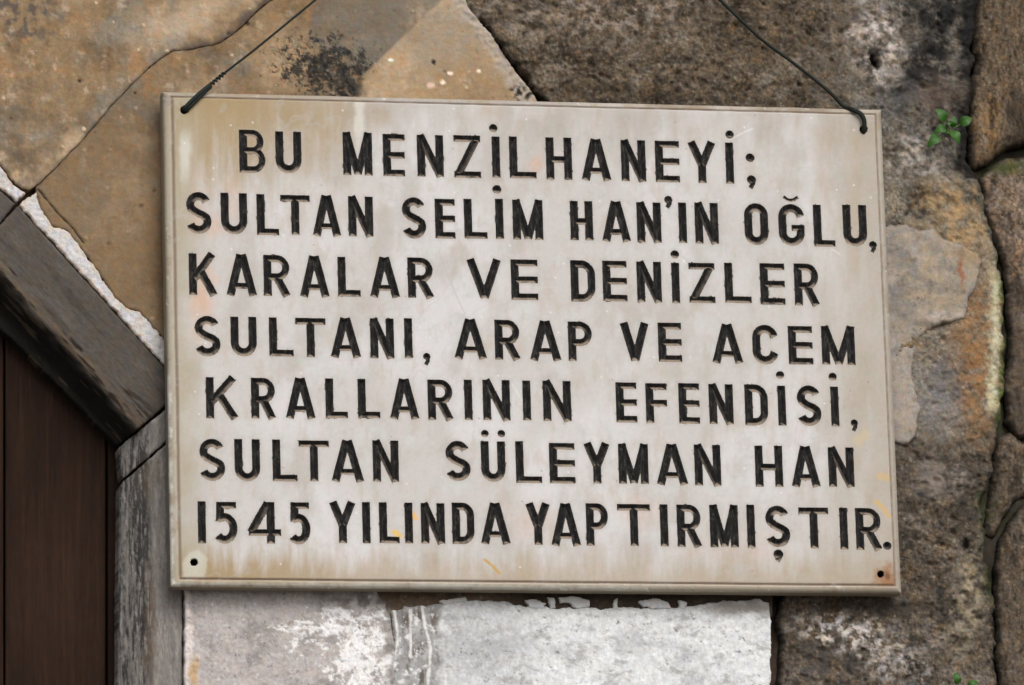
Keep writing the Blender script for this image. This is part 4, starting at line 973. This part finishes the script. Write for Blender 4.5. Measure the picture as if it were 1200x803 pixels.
# marble colour, stains and lichen
def cf_marble(X, Y, E):
    c = const(X, (0.56, 0.53, 0.508))
    c = mix(c, (0.66, 0.64, 0.645), ss(-0.25, 0.6, fbm(X, Y, 150, 4, 1301))*0.8)
    c = mix(c, (0.43, 0.395, 0.355), ss(-0.1, 0.6, fbm(X, Y, 80, 5, 1302, 0.6, 0.8, 1.4))*0.55)
    c = mix(c, (0.60, 0.61, 0.60), ss(0.1, 0.6, fbm(X, Y, 45, 4, 1330, 0.6))*0.4)
    n = fbm(X, Y, 26, 5, 1303, 0.6, 0.7, 1.8)
    c = mix(c, (0.47, 0.39, 0.30), ss(0.05, 0.7, n)*0.38)
    # warm dirt down from the top edge, strongest at the left, and along the foot
    top_ = Y-(112+(X-190)*0.025); bot_ = (688+(X-200)*0.009)-Y
    run = fbm(X, Y, 20, 4, 1304, 0.6, 0.7, 5.0)
    lft = 1-ss(90, 560, X)*0.8
    c = mix(c, (0.27, 0.18, 0.085), (1-ss(0, 60, top_+34*run))*lft*0.95)
    c = mix(c, (0.38, 0.275, 0.145), (1-ss(30, 160, top_+55*run))*(1-ss(260, 480, X+60*fbm(X, Y, 60, 3, 1331)))*0.9)
    c = mix(c, (0.36, 0.255, 0.13), (1-ss(10, 58, bot_+22*run))*(0.55+0.4*(1-ss(230, 520, X))))
    c = mix(c, (0.40, 0.34, 0.235), (1-ss(8, 50, X-196+24*fbm(X, Y, 70, 4, 1305)))*0.75)
    c = mix(c, (0.39, 0.33, 0.25), (1-ss(25, 130, 1052-X+45*fbm(X, Y, 60, 4, 1306, 0.6, 0.5, 2.5)))*0.65)
    # bleached runs
    for (a, b, y0, y1, x_) in ((416, 427, 118, 190, 0.95), (403, 409, 116, 134, 0.8), (212, 222, 150, 230, 0.9), (250, 256, 652, 672, 0.5), (300, 330, 118, 124, 0.4)):
        k = ss(a-3, a+3, X+3*fbm(X, Y, 20, 3, 1307))*(1-ss(b-3, b+4, X+3*fbm(X, Y, 20, 3, 1308)))*ss(y0-6, y0+(22 if y0 > 140 else 4), Y)*(1-ss(y1-50, y1+5, Y))
        c = mix(c, (0.66, 0.635, 0.57), k*x_*0.8)
    # brown runs
    for (x_, y0, y1, wd, st) in ((321, 118, 165, 4, 0.5), (378, 125, 170, 8, 0.35), (396, 116, 175, 4, 0.45), (445, 122, 160, 12, 0.4), (575, 128, 150, 16, 0.45), (1000, 160, 330, 10, 0.3), (962, 150, 260, 12, 0.25), (700, 640, 690, 12, 0.3), (610, 650, 690, 9, 0.35)):
        k = (1-ss(wd*0.4, wd*1.4, np.abs(X-x_+4*fbm(X, Y, 30, 3, 1309))))*ss(y0-8, y0+6, Y)*(1-ss(y1-30, y1+6, Y))
        c = mix(c, (0.44, 0.33, 0.22), k*st)
    # pinkish iron blushes
    for (cx, cy, rx, ry, st) in ((243, 262, 20, 16, 0.5), (238, 340, 14, 34, 0.65), (232, 375, 12, 30, 0.35), (269, 235, 9, 30, 0.4), (627, 190, 7, 9, 0.65), (232, 228, 10, 18, 0.25), (625, 610, 30, 22, 0.22), (750, 600, 24, 18, 0.25), (868, 640, 60, 20, 0.15)):
        c = mix(c, (0.66, 0.40, 0.27), blob(X, Y, cx, cy, rx, ry, 1.0, 9, 0, int(cx), 16)*st)
    # yellow scratches and rust
    for L, col, wd, st in (([(568, 656), (578, 664), (585, 672)], (0.55, 0.33, 0.08), 1.5, 0.9), ([(1027, 588), (1034, 594), (1042, 606)], (0.62, 0.40, 0.14), 2.4, 0.75), ([(1031, 558), (1042, 560)], (0.60, 0.42, 0.18), 4.0, 0.6), ([(1014, 510), (1006, 516)], (0.56, 0.46, 0.30), 6, 0.6),
                           ([(462, 624), (468, 628)], (0.80, 0.50, 0.10), 3, 0.9), ([(485, 603), (487, 607)], (0.80, 0.45, 0.12), 2.6, 0.9),
                           ([(855, 164), (872, 155), (882, 151)], (0.75, 0.73, 0.70), 0.7, 0.7), ([(514, 295), (534, 345), (545, 368)], (0.50, 0.45, 0.41), 0.8, 0.5), ([(600, 450), (612, 470)], (0.75, 0.70, 0.62), 1.0, 0.5),
                           ([(975, 292), (984, 298)], (0.72, 0.69, 0.66), 0.8, 0.5), ([(976, 686), (984, 688)], (0.78, 0.76, 0.72), 2.2, 0.8)):
        k = 1-ss(wd*0.5, wd*1.6, line_dist(X, Y, L)+0.4*wd*fbm(X, Y, 5, 3, 1311))
        c = mix(c, col, k*st)
    c = mix(c, (0.31, 0.135, 0.05), (1-ss(5, 21, np.hypot(X-1039, (Y-677)*0.85)+9*fbm(X, Y, 10, 5, 1312, 0.7)))*0.8)
    c = mix(c, (0.15, 0.07, 0.035), (1-ss(1, 6, np.hypot(X-1040, Y-675)+3*fbm(X, Y, 6, 3, 1313)))*0.8)
    c = mix(c, (0.62, 0.61, 0.53), ss(-3, 2, poly_sdf(X, Y, [(216, 676), (214, 660), (222, 648), (232, 644), (243, 655), (241, 672), (237, 676)])+1.5*fbm(X, Y, 8, 3, 1314))*0.55)
    # small nicks and specks
    d, rid = worley(X, Y, 26, 1315)
    c = mix(c, (0.80, 0.78, 0.75), (1-ss(0.02, 0.06, d))*(rid > 0.88)*0.7)
    c = mix(c, (0.20, 0.16, 0.12), (1-ss(0.015, 0.05, d))*(rid < 0.06)*0.7)
    # grime settled in the border line and worn pale on the outer arris
    c = mix(c, (0.20, 0.145, 0.11), np.clip(gr*1.15, 0, 1)*0.85)
    band = (u < 0.93)
    c = np.where(band[..., None], mix(c, (0.47, 0.42, 0.34), 0.45), c)
    c = mix(c, (0.23, 0.17, 0.11), band*(1-ss(6, 14, top_-1))*ss(-0.5, 0.5, fbm(X, Y, 40, 4, 1318, 0.6, 3.0, 1.0))*0.75*ss(700, 780, X) )
    c = mix(c, (0.26, 0.22, 0.20), band*(1-ss(6, 14, top_-1))*(1-ss(640, 760, X))*0.45)
    c = mix(c, (0.72, 0.71, 0.66), chip*0.9)
    c = mix(c, (0.74, 0.73, 0.66), (1-ss(1.5, 5.5, E+3.5*fbm(X, Y, 16, 4, 1316, 0.7)))*ss(430, 450, Y)*(X < 215)*0.95)
    c = mix(c, (0.74, 0.72, 0.64), (1-ss(0.5, 4.5, np.abs(bot_-3)+3*fbm(X, Y, 22, 4, 1360, 0.7)))*(X < 760)*0.6)
    c = mix(c, (0.34, 0.27, 0.185), band*ss(0.05, 0.5, fbm(X, Y, 26, 5, 1361, 0.7))*0.6)
    c = mix(c, (0.30, 0.27, 0.2), (1-ss(0, 4, E))*(Y < 440)*(X < 230)*0.6)
    c = mix(c, (0.01, 0.01, 0.01), (hole_in > -0.3)*1.0)
    c = mix(c, (0.40, 0.365, 0.33), ss(-4.5, 0, CUT+1.5*fbm(X, Y, 12, 3, 1340))*0.28)
    v_ = np.abs(fbm(X+0.5*Y, Y, 140, 5, 1341, 0.6))
    c = mix(c, (0.47, 0.455, 0.45), (1-ss(0.0, 0.05, v_))*0.28)
    c = mix(c, (0.34, 0.30, 0.255), band*(1-ss(5, 30, 1052-X))*0.5)
    # stain hugging the underside of the strokes
    a_ = fbm(X, Y, 16, 5, 1350, 0.7); b_ = fbm(X, Y, 5, 3, 1317, 0.8)
    return c*np.stack([1+0.045*a_+0.045*b_, 1-0.02*a_+0.045*b_, 1+0.01*a_+0.04*b_], -1)
CM = cf_marble(X, Y, E)
ny, nx = X.shape
idx = np.arange(nx*ny).reshape(ny, nx)
Q = np.stack([idx[:-1, :-1], idx[1:, :-1], idx[1:, 1:], idx[:-1, 1:]], -1)
V = P3.reshape(-1, 3)
def skirt(c):
    cp = np.pad(c, 1)
    up = c & ~cp[:-2, 1:-1]; dn_ = c & ~cp[2:, 1:-1]; lf = c & ~cp[1:-1, :-2]; rt = c & ~cp[1:-1, 2:]
    return np.concatenate([np.stack([idx[:-1, :-1], idx[:-1, 1:]], -1)[up], np.stack([idx[1:, 1:], idx[1:, :-1]], -1)[dn_],
                           np.stack([idx[1:, :-1], idx[:-1, :-1]], -1)[lf], np.stack([idx[:-1, 1:], idx[1:, 1:]], -1)[rt]])
face = cE & ~cC
S2 = skirt(cE); n0 = len(V)
YB = -(PH-PT)/1000.0
Vb = V.copy(); Vb[:, 1] = YB
cs = CM.reshape(-1, 3)*0+np.array([0.26, 0.225, 0.165])
FS = np.stack([S2[:, 0]+n0, S2[:, 1]+n0, S2[:, 1]+2*n0, S2[:, 0]+2*n0], -1)
slab = np_mesh('slab', np.concatenate([V, V, Vb]), np.concatenate([Q[face], FS]), np.concatenate([CM.reshape(-1, 3), cs, cs]), M_MARBLE, True, plaque)
# back of the slab
bq = [W(*p, PH) for p in (TL, TR, BR, BL)]
for p in bq: p[1] = YB-0.0005
np_mesh('slab_back', np.array(bq), np.array([[0, 1, 2, 3]]), np.full((4, 3), 0.35), M_MARBLE, False, plaque)

# black paint in the cuts: worn back to dusty marble on the slopes that face up
gyD, gxD = np.gradient(np.where(CUT > 0, np.minimum(CUT, 4.4), 0), ST)
upf = ss(0.30, 0.75, -gyD)                                              # ground slopes whose face looks upward
rimk = 1-ss(2.0, 4.2, CUT)
wear = upf*(0.45+0.55*rimk)*ss(-0.85, 0.05, fbm(X, Y, 14, 4, 1401, 0.6))
wear = np.maximum(wear, ss(0.62, 0.85, fbm(X, Y, 8, 4, 1402, 0.7))*rimk*0.6)
wear = np.maximum(wear, 0.2*(1-ss(0.0, 1.0, CUT)))
punct = np.isin(LID, [i for i, ch in enumerate(chars) if ch in ";,.'"])
wear = np.where(punct, wear*0.25, wear)
CL = const(X, (0.018, 0.0175, 0.0175))
CL = mix(CL, (0.065, 0.06, 0.055), ss(-0.05, 0.5, fbm(X, Y, 6, 4, 1403, 0.8, 0.7, 2.0))*0.8)
CL = CL*(1-wear[..., None])+np.array([0.29, 0.23, 0.175])*wear[..., None]
for (x_, y_, r_) in ((466, 626, 4), (486, 605, 3)):
    CL = mix(CL, (0.80, 0.50, 0.12), (1-ss(r_*0.5, r_, np.hypot(X-x_, Y-y_)))*0.9)
CLf = CL.reshape(-1, 3)
for li, ch in enumerate(chars):
    sel = cC & cE & (lid_c == li)
    if not sel.any(): print('EMPTY letter', ch); continue
    np_mesh('digit' if ch in '145' else ('punctuation_mark' if ch in ";,.'" else 'letter'), V, Q[sel], CLf, M_PAINT, False, plaque)

# ------------------------------------------------------------------ the wires it hangs from
def wp(px, py, h): return tuple(W(px, py, h))
PH = PH+BULL
# left: doubled and twisted near the hole, then a single strand
lw = thing('hanging_wire', 'thin dark wire with twisted end tied through the top left plaque hole', 'wire', wp(216, 129, PH))
p0 = smooth_path([wp(217, 130, PH-10), wp(215.5, 128.5, PH+1), wp(224, 119, PH+4), wp(236, 108, PH+4), wp(246, 100, PH+1)], 6)
tube('wire_loop', p0, 0.0026, M_WIRE, lw)
p0b = smooth_path([wp(218, 132, PH-10), wp(219, 129.5, PH+1), wp(228, 120, PH+3), wp(238, 110, PH+3), wp(247, 102, PH)], 6)
tube('wire_loop', p0b, 0.0022, M_WIRE, lw)
a0, a1 = Vector(wp(243, 103, PH+1)), Vector(wp(263, 86, PH-4))
ax = (a1-a0).normalized(); sx = ax.cross(Vector((0, -1, 0))).normalized(); sy = ax.cross(sx)
hel = [a0+(a1-a0)*(i/60)+(sx*math.cos(i*0.62)+sy*math.sin(i*0.62))*0.0016 for i in range(61)]
tube('wire_twist', hel, 0.0014, M_WIRE, lw, 7)
lt = smooth_path([wp(246, 100, PH+1), wp(262, 86.5, PH-4), wp(300, 57, 34), wp(372, -2, 22), wp(440, -58, 12)], 8)
tube('wire_strand', lt, 0.0014, M_WIRE, lw, 8)
rw = thing('hanging_wire', 'thick dark wire bent over the top right corner of the plaque', 'wire', wp(1012, 154, PH))
rt_ = smooth_path([wp(1012, 156, PH-9), wp(1012, 154, PH+1), wp(1013, 143, PH+5), wp(1009, 134, PH+5), wp(1000, 129, PH+2), wp(988, 124, PH-8), wp(970, 106, 34), wp(930, 74, 30), wp(890, 44, 26), wp(842, -2, 22), wp(800, -44, 14)], 8)
nn = len(rt_)
tube('wire_strand', rt_, [0.0028-0.0008*ss(30, 52, np.float64(i)) for i in range(nn)], M_WIRE, rw)
for o_, (x_, y_) in ((lw, (440, -58)), (rw, (800, -44))):
    a = Vector(wp(x_, y_, -20)); b = Vector(wp(x_, y_, 24))
    tube('nail', [a, b-(b-a)*0.1, b-(b-a)*0.09, b], [0.003, 0.003, 0.006, 0.006], M_BOLT, o_)

# ------------------------------------------------------------------ small weeds growing from the joints
def leaf(parent, bx, by, tx, ty, wd, h, curl=0.004):
    a = Vector(wp(bx, by, h)); b = Vector(wp(tx, ty, h+random.uniform(2, 7))); d = b-a; Ln = d.length
    n = Vector((random.uniform(-.25, .25), -1, random.uniform(0.1, 0.5))).normalized()
    s = d.cross(n).normalized(); n = s.cross(d).normalized()
    V = []; F = []; K = 9
    for i in range(K):
        t = i/(K-1); wv = wd/1000*math.sin(math.pi*min(1, t**0.8*0.97+0.03))**0.75*(1.08-0.12*t)
        c = a+d*t+n*(curl*math.sin(t*math.pi)-curl*0.6*t*t)
        for j, q in enumerate((-1, -0.5, 0, 0.5, 1)):
            V.append(c+s*q*wv*0.5+n*(abs(q)*wv*0.13))
    for i in range(K-1):
        for j in range(4): F.append((i*5+j, i*5+j+1, (i+1)*5+j+1, (i+1)*5+j))
    m = len(V); V += [v-n*0.0004 for v in V]; F += [tuple(x+m for x in reversed(f)) for f in F]
    me = D.meshes.new('leaf'); off = parent.location
    me.from_pydata([v-off for v in V], [], F)
    for p in me.polygons: p.use_smooth = True
    me.materials.append(M_LEAF); link(D.objects.new('leaf', me), parent)
weed = thing('weed', 'small bright green weed sprouting from the dark crevice right of the plaque', 'plant', wp(1116, 158, 0), 'weeds growing out of the wall')
for (bx, by, tx, ty, wd) in ((1107, 143, 1098, 127, 13), (1108, 151, 1095, 155, 11), (1100, 159, 1087, 172, 12), (1116, 149, 1119, 137, 10), (1125, 146, 1139, 138, 12), (1114, 155, 1124, 168, 13), (1110, 150, 1115, 143, 5)):
    leaf(weed, bx, by, tx, ty, wd, 22)
for P in ([(1112, 156), (1111, 152), (1108, 145)], [(1112, 156), (1108, 152)], [(1112, 156), (1106, 156), (1100, 160)], [(1112, 156), (1114, 152), (1116, 148)], [(1112, 156), (1118, 150), (1125, 146)], [(1112, 156), (1115, 157)]):
    tube('stem', [wp(1114, 170, 6)]+[wp(x, y, 20) for x, y in P], 0.0007, M_STEM, weed, 5)
weed2 = thing('weed', 'tiny green weed at the bottom edge beneath the lower right rough stones', 'plant', wp(1122, 812, 0), 'weeds growing out of the wall')
for (bx, by, tx, ty, wd) in ((1121, 802, 1119, 788, 10), (1134, 806, 1146, 798, 9), (1118, 812, 1106, 818, 10), (1128, 812, 1136, 824, 11)):
    leaf(weed2, bx, by, tx, ty, wd, 20)
for P in ([(1124, 810), (1121, 802)], [(1124, 810), (1134, 806)], [(1124, 810), (1118, 812)]):
    tube('stem', [wp(1124, 822, 4)]+[wp(x, y, 18) for x, y in P], 0.0007, M_STEM, weed2, 5)

print('tris', sum(len(o.data.polygons)*2 for o in D.objects if o.type == 'MESH'), 'objects', len(D.objects))
